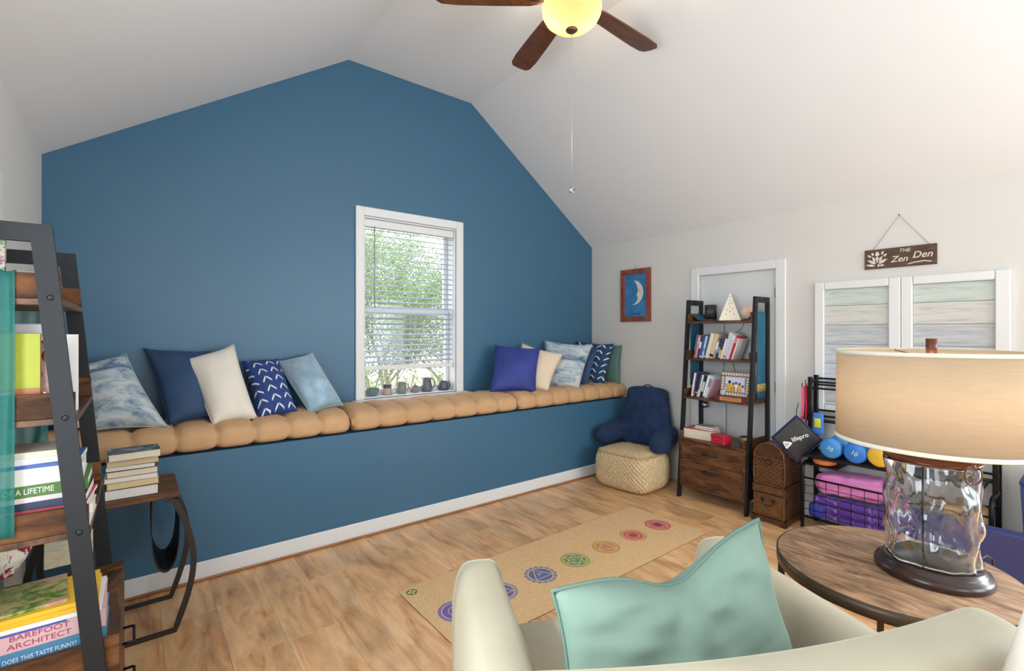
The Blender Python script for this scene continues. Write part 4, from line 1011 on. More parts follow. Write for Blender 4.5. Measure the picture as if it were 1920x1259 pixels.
# ------------------------------------------------------------------ two carved chests
CH = wood([(.3, '#2a170d'), (.5, '#4a2b18'), (.75, '#6d4626')], 'x', 3, .38, knots=.3); CHL = flat('#684324', .4, var=.3, vs=30)
cx0, cx1, cy0, cy1 = 3.872, 4.19, 1.600, 1.850
c1 = thing('wooden_chest', 'low carved wooden chest with bracket feet on the floor', 'chest', ((cx0+cx1)/2, (cy0+cy1)/2, 0))
hx, hy = (cx1-cx0)/2, (cy1-cy0)/2
boxc('body', (-hx+.008, -hy+.008, .05), (hx-.008, hy-.008, .232), CH, c1, bevel=.003)
boxc('lid', (-hx, -hy, .2325), (hx, hy, .298), CH, c1, bevel=.006, seg=2)
pl = [(-hy-.006, 0), (-hy+.035, 0), (-hy+.05, .014), (-hy+.075, .016), (-.02, .03), (0, .022), (.02, .03), (hy-.075, .016), (hy-.05, .014), (hy-.035, 0), (hy+.006, 0), (hy+.006, .05), (-hy-.006, .05)]
prism('foot_skirt', pl, .012, CH, c1, M=basis((-hx-.006, 0, 0), (0, 1, 0), (0, 0, 1), (1, 0, 0)))
prism('foot_skirt', [(p[0]*hx/hy, p[1]) for p in pl], .012, CH, c1, M=basis((0, -hy+.006, 0), (1, 0, 0), (0, 0, 1), (0, -1, 0)))
prism('foot_skirt', [(p[0]*hx/hy, p[1]) for p in pl], .012, CH, c1, M=basis((0, hy+.006, 0), (1, 0, 0), (0, 0, 1), (0, -1, 0)))
def frame_strip(parent, x_, y0, y1, z0, z1, wd, mat, nm='moulding'):
    for lo, hi in (((x_-.006, y0, z0), (x_, y1, z0+wd)), ((x_-.006, y0, z1-wd), (x_, y1, z1)), ((x_-.006, y0, z0+wd+.0002), (x_, y0+wd, z1-wd-.0002)), ((x_-.006, y1-wd, z0+wd+.0002), (x_, y1, z1-wd-.0002))):
        boxc(nm, lo, hi, mat, parent, bevel=.002)
frame_strip(c1, -hx+.0078, -hy+.01, hy-.01, .055, .228, .012, CHL); frame_strip(c1, -hx-.0002, -hy+.012, hy-.012, .240, .290, .008, CHL)
rg = random.Random(3)
def carving(parent, x_, y0, y1, z0, z1, step, mat):
    v_ = []; f_ = []
    ny, nz = int((y1-y0)/.004), int((z1-z0)/.004)
    for i in range(ny+1):
        for j in range(nz+1):
            yy = y0+(y1-y0)*i/ny; zz = z0+(z1-z0)*j/nz
            h_ = .0035*(.5+.5*math.sin(yy*2*math.pi/step+3*noise.noise((yy*40, zz*40, 0)))*math.sin(zz*2*math.pi/step+3*noise.noise((yy*40, zz*40, 5))))
            v_.append((x_-.0005-h_, yy, zz))
    for i in range(ny):
        for j in range(nz): f_.append((i*(nz+1)+j, i*(nz+1)+j+1, (i+1)*(nz+1)+j+1, (i+1)*(nz+1)+j))
    o = fromdata('carved_panel', v_, f_, mat, parent, smooth=True); md = o.modifiers.new('thickness', 'SOLIDIFY'); md.thickness = .001
carving(c1, -hx+.0078, -hy+.023, hy-.023, .068, .215, .022, CHL); carving(c1, -hx-.0002, -hy+.021, hy-.021, .249, .281, .016, CHL)
IRON = flat('#2b2a30', .4, .7)
hp = tube('drop_handle', [(-hx-.012, .042, .185), (-hx-.02, .038, .165), (-hx-.022, .02, .148), (-hx-.022, -.02, .148), (-hx-.02, -.038, .165), (-hx-.012, -.042, .185)], .004, IRON, c1)
for s in (-1, 1): lathe('handle_rosette', [(0, .008), (.012, .006), (.014, 0)], IRON, c1, n=8, loc=(-hx-.004, s*.042, .188), rot=(0, R(-90), 0))

tz = .2985
c2 = thing('treasure_chest', 'domed wooden treasure chest with diamond lattice front, on the low chest', 'chest', ((cx0+cx1)/2+.006, (cy0+cy1)/2+.002, tz))
hy2, hx2 = .112, .148
def side_prof(zr_, n=10): return [(-hy2*(1+.06*math.sin(math.pi*k/n)), zr_[0]+(zr_[1]-zr_[0])*k/n) for k in range(n+1)]
lp = side_prof((.004, .205)); body = lp + [(-a, z) for a, z in lp[::-1]]
prism('body', body, 2*hx2, CH, c2, M=basis((-hx2, 0, 0), (0, 1, 0), (0, 0, 1), (1, 0, 0)))
dome = [(-hy2*1.01, .208)]+[(-hy2*1.01*math.cos(math.pi*k/18), .214+.112*math.sin(math.pi*k/18)) for k in range(19)]+[(hy2*1.01, .208)]
prism('domed_lid', dome, 2*hx2+.006, CH, c2, M=basis((-hx2-.003, 0, 0), (0, 1, 0), (0, 0, 1), (1, 0, 0)), smooth=False)
rim = [(-hx2-.006, p[0], p[1]) for p in dome]; tube('lid_rim', rim, .0055, CHL, c2, n=6, closed=True)
tube('body_rim', [(-hx2-.003, p[0]*.985, p[1]) for p in body], .0055, CHL, c2, n=6, closed=True)
n_l = 7
for s in (-1, 1):
    for k in range(-n_l, n_l+1):
        c0 = k*.034; pts = []
        for q in range(25):
            yy = -.104+.208*q/24; zz = .105+s*yy*.9+c0
            if .012 < zz < .198: pts.append((-hx2-.0015-(.0015 if s > 0 else 0), yy, zz))
        if len(pts) > 2: bar('lattice_strip', [pts[0], pts[-1]], .010, .004, CHL, c2, up=(1, 0, 0))
tube('ring_pull', [(-hx2-.010, .022*math.cos(a), .180+.022*math.sin(a)) for a in [2*math.pi*k/16 for k in range(16)]], .003, IRON, c2, n=6, closed=True)
for xx in (-.06, 0.06):
    tube('lid_strap', [(xx, p[0]*1.02, .214+(p[1]-.214)*1.02) for p in dome[1:-1]], .006, CHL, c2, n=6)

# ------------------------------------------------------------------ exercise rack by the right wall
RX0, RX1, RY0, RY1 = 3.985, 4.245, .50, 1.525
BKM = flat('#17171a', .38, .4)
rk = thing('storage_rack', 'black metal exercise rack with wire basket along the right wall', 'rack', ((RX0+RX1)/2, (RY0+RY1)/2, 0))
ox, oy = (RX0+RX1)/2, (RY0+RY1)/2
def rl(p): return (p[0]-ox, p[1]-oy, p[2])
for yy in (RY0, RY1):
    tube('arch_post', [rl(p) for p in [(RX0, yy, 0), (RX0, yy, .44)]+[(RX0+.06-.06*math.cos(R(a)), yy, .44+.06*math.sin(R(a))) for a in range(15, 91, 15)]+[(RX1-.03, yy, .50)]], .0125, BKM, rk, n=10)
    boxc('rear_post', rl((RX1-.014, yy-.014, 0)), rl((RX1+.014, yy+.014, 1.155)), BKM, rk, bevel=.002)
    boxc('front_post', rl((RX1-.125, yy-.013, .505)), rl((RX1-.10, yy+.013, 1.145)), BKM, rk, bevel=.002)
    for z in (.60, .86, 1.12): boxc('side_rail', rl((RX1-.0995, yy-.008, z-.008)), rl((RX1-.0145, yy+.008, z+.008)), BKM, rk, bevel=.001)
for xx, z in ((RX1, 1.13), (RX1, 1.08), (RX1-.112, 1.11), (RX1-.112, 1.06), (RX1, .88), (RX1-.112, .85), (RX1, .835), (RX1, .60), (RX1-.112, .575)):
    boxc('rail', rl((xx-.007, RY0+.0145, z-.007)), rl((xx+.007, RY1-.0145, z+.007)), BKM, rk, bevel=.002)
for z in (.80, .56):
    boxc('rack_shelf', rl((RX1-.0985, RY0+.015, z)), rl((RX1-.0145, RY1-.015, z+.012)), BKM, rk, bevel=.002)
for z in (.395, .10):
    tube('basket_rim', [rl((RX0, RY0+.0125, z)), rl((RX0, RY1-.0125, z))], .007, BKM, rk, n=8)
    tube('basket_rim', [rl((RX1-.03, RY0+.0125, z)), rl((RX1-.03, RY1-.0125, z))], .007, BKM, rk, n=8)
for k in range(1, 13):
    yy = RY0+(RY1-RY0)*k/13; tube('basket_wire', [rl((RX0, yy, .395)), rl((RX0, yy, .10)), rl((RX1-.03, yy, .10)), rl((RX1-.03, yy, .395))], .0022, BKM, rk, n=5)
for z in (.16, .22, .28, .34): tube('basket_wire', [rl((RX0, RY0+.01, z)), rl((RX0, RY1-.01, z))], .0022, BKM, rk, n=5)
for k in range(4):
    xx = RX0+.05+.05*k; tube('basket_wire', [rl((xx, RY0+.01, .095)), rl((xx, RY1-.01, .095))], .0022, BKM, rk, n=5)
def dumbbell(label, yc, zc_, c, mark, x0=3.93, rot=0):
    t = thing('dumbbell', label, 'dumbbell', (x0+.12, yc, zc_), (0, 0, R(rot)), group='vinyl dumbbells on the exercise rack')
    m = flat(c, .4)
    hexp = [(0, 0), (.055, 0), (.066, .006), (.072, .022), (.070, .062), (.052, .08), (.018, .088), (0, .088)]
    def six(r_, z, a): 
        k = ((a % (math.pi/3))-math.pi/6); return r_*(.93+.07/ max(.6, math.cos(k)))
    for s in (-1, 1):
        h = lathe('head', hexp, m, t, n=36, fn=six, loc=(-s*.115*1.0, 0, 0), rot=(0, R(90*s), 0))
    tube('grip', [(-.04, 0, 0), (.04, 0, 0)], .017, m, t, n=12)
    if mark:
        text('weight_number', mark, .042, flat('#e9edf2', .5), t, basis((-.1160, 0, 0), (0, -1, 0), (0, 0, 1), (-1, 0, 0)) @ Matrix.Rotation(R(-28), 4, 'Z'), .0006)
    return t
dumbbell('light blue dumbbell numbered 10, leftmost on the rack', 1.325, .652, '#3f8ad0', '10')
dumbbell('bright blue dumbbell numbered 10, middle of three on the rack', 1.175, .648, '#2f78cf', '10')
dumbbell('yellow dumbbell on the rack, right of the blue pair', 1.035, .652, '#e9b93c', None)
dumbbell('royal blue dumbbell on the floor under the round table', .93, .0725, '#2a5fe0', None, x0=2.04, rot=40)
boxc('dumbbell_tray', rl((3.96, .53, .555)), rl((4.125, 1.50, .577)), BKM, rk, bevel=.002)
# towels and mats in the basket
t = thing('pink_towel', 'folded bright pink towel on top in the wire basket', 'towel', (4.10, 1.235, .37))
bm = bmesh.new(); bmesh.ops.create_cube(bm, size=2); bmesh.ops.subdivide_edges(bm, edges=bm.edges, cuts=24, use_grid_fill=True)
for vt in bm.verts:
    p = vt.co; e = 3.2; l = (abs(p.x)**e+abs(p.y)**8+abs(p.z)**e)**(1/e); p = p/max(l, 1e-6)
    d = .012*noise.noise((p.x*1.5, p.y*4, p.z*1.5))+.006*math.sin(p.z*9+p.y*2)
    vt.co = Vector((p.x*(.098+d), max(-1, min(1, p.y))*.235, p.z*(.082+d)-.045*(p.y-.2)*.3))
tw = frombm('towel', bm, flat('#e187c4', .9, var=.08, vs=9, bump=.35, bs=220, sheen=.4), t, smooth=True)
md = tw.modifiers.new('soften', 'SMOOTH'); md.iterations = 4
t = thing('purple_mat', 'folded purple patterned mat in the wire basket below the pink towel', 'mat', (4.10, 1.13, .105))
PURP = ramp_noise([(.47, '#5b2f9e'), (.5, '#a184cf'), (.53, '#5b2f9e'), (.7, '#6a3bb0')], (1, 1, 1), 7, 1, .55, 1.5, .2)
for k in range(3):
    superbox('fold', (-.095, -.33, .003+k*.055), (.095, .33, .003+k*.055+.053), PURP, t, r=.022, n=4)
t = thing('book_bag', 'dark blue folded pouch with white lettering low in the basket', 'pouch', (4.075, 1.44, .105))
superbox('pouch', (-.08, -.05, 0), (.08, .05, .10), flat('#2a3c9c', .6), t, r=.02, n=3)
t = thing('ab_roller', 'orange ring roller with black core beside the dumbbells', 'exercise roller', (4.06, 1.40, .5025), (0, 0, 0))
lathe('ring', [(.052, .0), (.072, .008), (.078, .024), (.072, .042), (.052, .05), (.046, .04), (.044, .025), (.046, .010)], flat('#dd7f45', .5), t, n=32, closed=True)
lathe('core', [(0, .008), (.0455, .010), (.0435, .025), (.0455, .040), (0, .042)], flat('#141414', .5), t, n=28)
boxc('roller_shelf', rl((4.0, 1.30, .488)), rl((4.22, 1.512, .5015)), BKM, rk, bevel=.002)
t = thing('paper_roll', 'tan cardboard bundle at the right end of the basket', 'bundle', (4.10, .64, .118))
superbox('bundle', (-.09, -.11, 0), (.09, .11, .30), flat('#c9a06a', .7, var=.15, vs=9), t, r=.04, n=5)
# hanging bands and bag at the left end of the rack
def strap(label, x_, y_, z0_, z1_, wd, c, mark=None):
    t = thing('resistance_band', label, 'band', (x_, y_, z1_), group='bands hung from the rack end')
    sheet('strap', [(0, 0), (-.004, (z0_-z1_)*.5), (.003, z0_-z1_)], -wd/2, wd/2, flat(c, .6), t, amp=.002, freq=1, thick=.003, na=6)
    tube('hook', [(0, .0, .03), (0, .006, .012), (0, 0, 0)], .003, DARKM, t, n=5)
    return t
strap('pink resistance band with white stripe, leftmost on rack end', 4.085, 1.562, .82, 1.07, .055, '#e0567f')
strap('red strap hanging between pink band and black sleeve', 4.13, 1.555, .74, 1.09, .030, '#d2323c')
strap('thin tan cord strap hanging beside the red strap', 4.107, 1.572, .80, 1.05, .014, '#c9a37a')
t = thing('wrist_wrap', 'black padded sleeve hanging on the rack end', 'wrist wrap', (4.165, 1.565, .80))
superbox('sleeve', (-.022, -.018, 0), (.022, .018, .27), flat('#1a1c26', .7), t, r=.015, n=3)
t = thing('sandal', 'blue and yellow-green sandal hanging inside the rack', 'sandal', (4.08, 1.45, .72))
superbox('sole', (-.012, -.035, 0), (.012, .035, .16), flat('#3f7ad0', .6), t, r=.010, n=3); superbox('strap', (-.022, -.022, .05), (-.0125, .022, .12), flat('#c9cf3a', .6), t, r=.004, n=2)
# the bag: a square pouch hung by one corner
n_ = Vector((-.80, -.60, .05)).normalized(); up_ = (Vector((0, 0, 1))-n_*n_.z).normalized(); ri_ = up_.cross(n_).normalized()
bgc = Vector((3.985, 1.565, .675))
bag = thing('drawstring_bag', 'black square pouch hung by its corner, lettered lifepro', 'bag', M=basis(bgc, ri_, up_, n_))
hd_ = .178
v_ = []; f_ = []
nn = 14
for s in (1, -1):
    for i in range(nn+1):
        for j in range(nn+1):
            a, b_ = 2*i/nn-1, 2*j/nn-1
            h_ = .016*((1-a*a)*(1-b_*b_))**.5*(1+.3*noise.noise((a*2, b_*2, s)))
            x_, y_ = (a-b_)/2*hd_, (a+b_)/2*hd_*1.02
            v_.append((x_, y_, s*h_))
for s in (0, 1):
    o_ = s*(nn+1)**2
    for i in range(nn):
        for j in range(nn):
            q = (o_+i*(nn+1)+j, o_+(i+1)*(nn+1)+j, o_+(i+1)*(nn+1)+j+1, o_+i*(nn+1)+j+1); f_.append(q if s == 0 else q[::-1])
me = bpy.data.meshes.new('pouch'); me.from_pydata(v_, [], f_); bm = bmesh.new(); bm.from_mesh(me); bmesh.ops.remove_doubles(bm, verts=bm.verts, dist=1e-4); bm.to_mesh(me); bm.free()
link('pouch', me, flat('#2c2b2b', .6, bump=.2, bs=30), bag, smooth=True)
tube('edge_binding', [(0, -hd_, 0), (hd_, 0, 0), (0, hd_*1.02, 0), (-hd_, 0, 0)], .004, flat('#2f3f8f', .6), bag, n=6, closed=True)
tube('cord', [(0, hd_, 0), (.01, hd_+.05, -.02), (.03, hd_+.09, -.05)], .003, DARKM, bag, n=5)
WL = flat('#e8eaec', .5)
lm = Matrix.Rotation(R(24), 4, 'Z')
tri = []
for (cx_, cy_, a0_) in ((-.094, -.030, 150), (-.058, -.012, -60), (-.094, .008, 60)):
    tri += [(cx_+.010*math.cos(R(a0_+k*15)), cy_+.010*math.sin(R(a0_+k*15))) for k in range(9)]
prism('logo', tri, .001, WL, bag, M=lm @ Matrix.Translation((0, 0, .0175)), label='white rounded play-button logo')
for k in range(3): prism('logo_bar', [(-.094+k*.010, -.026+.004*k), (-.090+k*.010, -.026+.004*k), (-.090+k*.010, .004-.004*k), (-.094+k*.010, .004-.004*k)], .0006, flat('#2c2b2b', .6), bag, M=lm @ Matrix.Translation((0, 0, .0186)))
text('lettering', 'lifepro', .047, WL, bag, lm @ Matrix.Translation((.022, .006, .0185)), .0005, bold=.0006)

# folded mat, bolsters at the right
t = thing('folded_mat', 'dark blue folded gym mat standing on edge before the rack', 'exercise mat', (3.90, .30, 0))
MATB = flat('#3d4377', .55)
for k in range(3): boxc('panel', (-.05+k*.0335, -.62, .0005), (-.05+k*.0335+.033, .53, .36), MATB, t, bevel=.006, seg=2)
t = thing('exercise_bolster', 'light blue bolster standing at the right end of the rack', 'bolster', (4.10, .26, .0))
lathe('roll', [(0, 0), (.10, 0), (.115, .02), (.12, .30), (.135, .62), (.12, .66), (0, .66)], flat('#6674bd', .6), t, n=32)
lathe('cap_seam', [(.134, .60), (.139, .61), (.134, .62)], flat('#4f5ca8', .6), t, n=32)
t = thing('foam_roller', 'dark navy foam roller in front of the light blue bolster', 'foam roller', (4.02, .08, 0))
lathe('roll', [(0, 0), (.07, 0), (.075, .01), (.075, .55), (.07, .56), (0, .56)], flat('#1e2340', .6), t, n=28)
lathe('end_disc', [(0, .5605), (.05, .5605), (.05, .563), (0, .563)], flat('#3a3f5c', .6), t, n=24)

# ------------------------------------------------------------------ moon picture and sign on the right wall
mp_ = thing('moon_picture', 'framed blue picture of a crescent moon with a face', 'picture', M=basis((XR-.0005, 3.313, 1.894), (0, -1, 0), (0, 0, 1), (-1, 0, 0)))
FRM = ramp_noise([(.3, '#5a3a2c'), (.45, '#8a3f35'), (.55, '#9b4a3a'), (.66, '#6f6a4c'), (.8, '#7a8a70')], (7, 3, 7), 1.6, 5, .6, .8, 0)
pw_, ph_ = .20, .288
for lo, hi in (((-pw_, ph_-.055, 0), (pw_, ph_, .022)), ((-pw_, -ph_, 0), (pw_, -ph_+.055, .022)), ((-pw_, -ph_+.0552, 0), (-pw_+.055, ph_-.0552, .022)), ((pw_-.055, -ph_+.0552, 0), (pw_, ph_-.0552, .022))): boxc('frame_side', lo, hi, FRM, mp_, bevel=.003)
boxc('canvas', (-pw_+.0555, -ph_+.0555, .001), (pw_-.0555, ph_-.0555, .008), ramp_noise([(.35, '#2f6ea6'), (.6, '#4487bd')], (1, 1, 1), 5, 3, .6, .5, 0), mp_, bevel=0)
def arc_pts(cx, cy, r_, a0_, a1_, n=18): return [(cx+r_*math.cos(R(a0_+(a1_-a0_)*k/n)), cy+r_*math.sin(R(a0_+(a1_-a0_)*k/n))) for k in range(n+1)]
out = arc_pts(-.045, .02, .135, 83, -97, 22)
inn = [(-.056, -.113), (-.02, -.10), (.01, -.07), (.02, -.045), (.012, -.042), (.014, -.030), (.004, -.026), (.010, -.016), (.0, -.010), (.010, .012), (.018, .02), (.022, .05), (.012, .09), (-.005, .12)]
prism('moon_shape', out+inn, .0012, flat('#e6dccb', .6), mp_, M=Matrix.Translation((.012, .01, .0082)))
prism('moon_eye', [(.032, .042), (.044, .046), (.056, .042), (.044, .036)], .0006, flat('#30403f', .6), mp_, M=Matrix.Translation((.012, .005, .0096)))
prism('moon_brow', [(.028, .056), (.045, .064), (.062, .058), (.045, .060)], .0006, flat('#7a6a5c', .6), mp_, M=Matrix.Translation((.012, .005, .0096)))
prism('moon_mouth', [(.010, -.026), (.026, -.030), (.012, -.034)], .0006, flat('#5a6a4a', .6), mp_, M=Matrix.Translation((.016, .01, .0096)))
text('caption', 'LA LUNA', .034, flat('#1c2a3a', .6), mp_, Matrix.Translation((-.005, -.205, .0083)), .0003)
text('card_number', '23', .032, flat('#1c2a3a', .6), mp_, Matrix.Translation((-.115, .210, .0083)), .0003)
tube('hanger', [(-.005, ph_, .008), (0, ph_+.012, .008), (.0, ph_+.035, .006)], .0022, DARKM, mp_, n=5)

sg_ = thing('wooden_sign', 'brown board sign with lotus reading THE Zen Den', 'sign', M=basis((XR-.0005, 1.008, 2.030), (0, -1, 0), (0, 0, 1), (-1, 0, 0)))
boxc('board', (-.206, -.070, 0), (.206, .072, .014), wood([(.3, '#3c2b22'), (.5, '#5a4234'), (.75, '#7b5f4c')], 'x', 5, .7, knots=.2), sg_, bevel=.002)
CRM = flat('#d9d2c2', .6)
def petal(ang, ln, wd, cx=-.128, cy=-.035, bend=0):
    pts = []
    for k in range(9): q = k/8; pts.append((wd*math.sin(math.pi*q**.8)+bend*q*q, ln*q))
    pts2 = [(-wd*math.sin(math.pi*q**.8)+bend*q*q, ln*q) for q in [k/8 for k in range(7, 0, -1)]]
    prism('lotus_petal', pts+pts2, .0012, CRM, sg_, M=Matrix.Translation((cx, cy, .0142)) @ Matrix.Rotation(R(ang), 4, 'Z'))
for a, l_, w_, cx, cy in ((0, .050, .012, -.128, -.028), (0, .036, .013, -.128, .040-.02), (30, .050, .009, -.134, -.022), (-30, .050, .009, -.122, -.022), (58, .062, .010, -.136, -.034), (-58, .062, .010, -.120, -.034), (80, .06, .008, -.14, -.048), (-86, .03, .007, -.114, -.048), (45, .03, .007, -.165, .015), (-45, .03, .007, -.091, .015), (20, .026, .007, -.152, .028), (-22, .03, .007, -.102, .03), (170, .024, .007, -.118, -.036)): petal(a, l_, w_, cx, cy)
text('word', 'THE', .034, CRM, sg_, Matrix.Translation((.030, .044, .0142)), .0006, shear=.25, bold=.0004)
text('word', 'Zen', .060, CRM, sg_, Matrix.Translation((.000, -.014, .0142)), .0006, shear=.3, bold=.0007)
text('word', 'Den', .064, CRM, sg_, Matrix.Translation((.128, .004, .0142)), .0006, shear=.3, bold=.0007)
prism('underline', [(.05, -.052), (.09, -.041), (.14, -.037), (.18, -.046), (.175, -.052), (.14, -.044), (.09, -.048), (.052, -.058)], .0012, CRM, sg_, M=Matrix.Translation((0, 0, .0142)))
tube('hanging_cord', [(-.155, .072, .006), (0, .300, .008), (.165, .072, .006)], .0016, flat('#8d8a84', .6), sg_, n=5)
lathe('nail', [(0, .014), (.005, .013), (.005, .011), (.002, .010), (.002, 0)], flat('#6a6a6a', .4, .8), sg_, n=8, loc=(0, .303, 0))

# ------------------------------------------------------------------ armchair in the foreground
ac = thing('armchair', 'cream velvet armchair with rounded arms, seen from behind', 'armchair', (1.424, 1.253, 0), (0, 0, R(-26.3)))
VEL = flat('#aca590', .75, var=.05, vs=5, sheen=.45, bump=.04, bs=300)
def arm(s):
    """arm with a rounded top and softly rounded front end; local y from 0 (front) back"""
    v_ = []; f_ = []; n = 28
    ends = [(0.022, .55), (.021, .80), (.016, .93), (.006, .985), (-.012, 1.0)]
    ys = ends + [(-.93*q/12, 1.0) for q in range(1, 13)]
    for (yy, e) in ys:
        q = max(0, -yy/.93)
        for k in range(n):
            a = 2*math.pi*k/n; c_, s_ = math.cos(a), math.sin(a)
            hx_ = (.095+.014*q)-(1-e)*.055; top = (.655+.02*q)-(1-e)*.045
            xx = hx_*math.copysign(abs(c_)**.5, c_); zz = .39+(top-.39)*math.copysign(abs(s_)**(.5 if s_ > 0 else .25), s_)
            zz = max(zz, .13+(1-e)*.03)
            v_.append((s*(.485+.012*q)+xx*(1-.10*max(0, zz-.5)/.16), yy, zz))
    m = len(ys)-1
    for i in range(m):
        for k in range(n): f_.append((i*n+k, (i+1)*n+k, (i+1)*n+(k+1) % n, i*n+(k+1) % n))
    f_ += [tuple(range(n)), tuple(range(m*n, (m+1)*n))[::-1]]
    o = fromdata('arm', v_, f_, VEL, ac, smooth=True)
    pts = [v_[3*n+k] for k in range(n)]
    tube('piping', [(p[0]+(p[0]-s*.485)*.012, p[1], p[2]+(.002 if p[2] > .6 else 0)) for p in pts], .0042, VEL, o, n=6, closed=True)
for s in (-1, 1): arm(s)
superbox('seat_base', (-.39, -.82, .14), (.39, .015, .30), VEL, ac, r=.03, n=4)
superbox('seat_cushion', (-.385, -.80, .302), (.385, .03, .405), VEL, ac, r=.04, n=5, puff=.02)
# backrest: curved wrap with a rolled top
v_ = []; f_ = []; m = 30; n = 22
for i in range(m+1):
    q = 2*i/m-1; xx = .625*q; yc_ = -.935+.07*q*q; top = .882-.05*max(0, abs(q)-.82)**2/.0324
    ex = math.sqrt(max(0, 1-max(0, (abs(q)-.9)/.1)**2)); ex = .25+.75*ex
    for k in range(n):
        a = 2*math.pi*k/n; c_, s_ = math.cos(a), math.sin(a)
        zz = .50+(top-.50)*math.copysign(abs(s_)**.5, s_)*(ex if s_ > 0 and abs(q) > .9 else 1)
        zz = max(zz, .14)
        yy = yc_ + .095*math.copysign(abs(c_)**.55, c_)*ex - .10*(zz-.4)
        v_.append((xx, yy, zz))
for i in range(m):
    for k in range(n): f_.append((i*n+k, (i+1)*n+k, (i+1)*n+(k+1) % n, i*n+(k+1) % n))
f_ += [tuple(range(n))[::-1], tuple(range(m*n, (m+1)*n))]
o = fromdata('backrest', v_, f_, VEL, ac, smooth=True); md = o.modifiers.new('smooth', 'SUBSURF'); md.levels = 1; md.render_levels = 2
for sx in (-.5, .5):
    for yy in (-.06, -.92): lathe('leg', [(0, 0), (.014, 0), (.024, .13), (0, .13)], flat('#4a3020', .4), ac, n=14, loc=(sx, yy, 0))
# green pillow leaning on the back of the chair
MA = Matrix.Translation((1.424, 1.253, 0)) @ Matrix.Rotation(R(-26.3), 4, 'Z')
cr = [MA @ Vector(p) for p in ((-.40, -.73, .50), (.315, -.70, .47), (.205, -.60, .985), (-.400, -.66, .885))]
GREEN = flat('#72897c', .8, var=.12, vs=5, sheen=.12)
pillow('throw_pillow', 'sage green velvet pillow with piping on the cream armchair', cr, .17, GREEN, None, seed=21, piping=flat('#5c776a', .8), dent=.17, wr=.9, n=36)

# ------------------------------------------------------------------ round table and lamp
TX, TY, TZ = 2.236, .548, .62
rt = thing('round_table', 'round wood-topped side table with black metal rim', 'side table', (TX, TY, 0))
lathe('table_top', [(0, TZ-.018), (.372, TZ-.018), (.374, TZ-.016), (.374, TZ-.001), (.373, TZ), (0, TZ)], wood([(.28, '#5f4632'), (.45, '#94735a'), (.58, '#b08c6c'), (.78, '#c6a688')], 'y', 3.2, .6, stretch=4, knots=.35, rnd=False, spec=.3), rt, n=72)
BRN = flat('#4b3f33', .35, .6)
lathe('rim_band', [(.3745, TZ-.045), (.380, TZ-.045), (.380, TZ-.002), (.3745, TZ-.002)], BRN, rt, n=72, closed=True)
for k in range(4):
    a = R(20+90*k); c_, s_ = math.cos(a), math.sin(a)
    bar('leg', [(.362*c_, .362*s_, TZ-.019), (.362*c_, .362*s_, 0)], .024, .024, BRN, rt, up=(s_, -c_, 0))
for k in range(2):
    a = R(20+90*k); c_, s_ = math.cos(a), math.sin(a)
    bar('stretcher', [(-.349*c_, -.349*s_, .11+.021*k), (.349*c_, .349*s_, .11+.021*k)], .02, .02, BRN, rt)
LXc, LYc = 2.280, .442
lp_ = thing('table_lamp', 'table lamp with rippled glass body and wide linen drum shade', 'lamp', (LXc, LYc, TZ+.0005))
WB = flat('#2e1a16', .28, coat=.15)
lathe('base', [(0, 0), (.164, 0), (.168, .004), (.169, .020), (.162, .032), (.152, .035), (.150, .041), (.146, .045), (.143, .050), (.139, .054), (0, .054)], WB, lp_, n=64)
GL, nt, b = newmat('rippled_glass'); b.inputs['Transmission Weight'].default_value = 1; b.inputs['Roughness'].default_value = .02; b.inputs['IOR'].default_value = 1.45; b.inputs['Base Color'].default_value = (.97, .98, .98, 1)
def ripple(r_, z, a):
    return r_ + .017*noise.noise((math.cos(a)*2.9+4, math.sin(a)*2.9, z*13))
zz_ = [.0545+.004+.355*k/46 for k in range(47)]
outp = [(.134, z) for z in zz_]; inp = [(.1285, z) for z in zz_[::-1]]
lathe('glass_body', outp+inp, GL, lp_, n=120, closed=True, fn=ripple)
BZ = flat('#5d3524', .3, .6)
lathe('collar', [(0, .414), (.138, .414), (.1405, .418), (.139, .424), (.132, .428), (.126, .436), (.126, .452), (.118, .458), (0, .458)], BZ, lp_, n=56)
rg_ = Vector((-.55, -.83, 0)).normalized()
tg = Vector((-rg_.y, rg_.x, 0))
ringc = rg_*.148+Vector((0, 0, .398))
tube('ring_handle', [ringc+tg*.032*math.cos(2*math.pi*k/24)+Vector((0, 0, .032*math.sin(2*math.pi*k/24))) for k in range(24)], .0026, BZ, lp_, n=6, closed=True)
tube('ring_lug', [rg_*.138+Vector((0, 0, .428)), rg_*.152+Vector((0, 0, .430))], .005, BZ, lp_, n=8)
tube('centre_rod', [(0, 0, .4585), (0, 0, .79)], .006, BZ, lp_, n=8)
tube('inner_rod', [(0.03, 0.03, .0545), (0.03, .03, .414)], .004, flat('#4a4340', .4, .5), lp_, n=8)
SHADE = translucent('#d2bfa4', .48, .9, weave=1)
z0_, z1_ = .475, .807
o = lathe('shade', [(.291, z0_), (.287, z1_), (.2855, z1_), (.2895, z0_)], SHADE, lp_, n=72, closed=True)
TRM = flat('#d9d2bf', .8)
lathe('shade_trim', [(.2915, z0_-.002), (.293, z0_), (.2928, z0_+.014), (.2915, z0_+.014)], TRM, lp_, n=72, closed=True)
lathe('shade_trim', [(.2875, z1_-.012), (.289, z1_-.012), (.2888, z1_+.002), (.2875, z1_+.002)], TRM, lp_, n=72, closed=True)
for k in range(3):
    a = R(35+120*k); tube('spider_arm', [(0, 0, .785), (.285*math.cos(a), .285*math.sin(a), .800)], .0022, BZ, lp_, n=6)
lathe('finial', [(0, .79), (.016, .79), (.0165, .853), (0, .853)], flat('#5f3326', .35, .3), lp_, n=24)
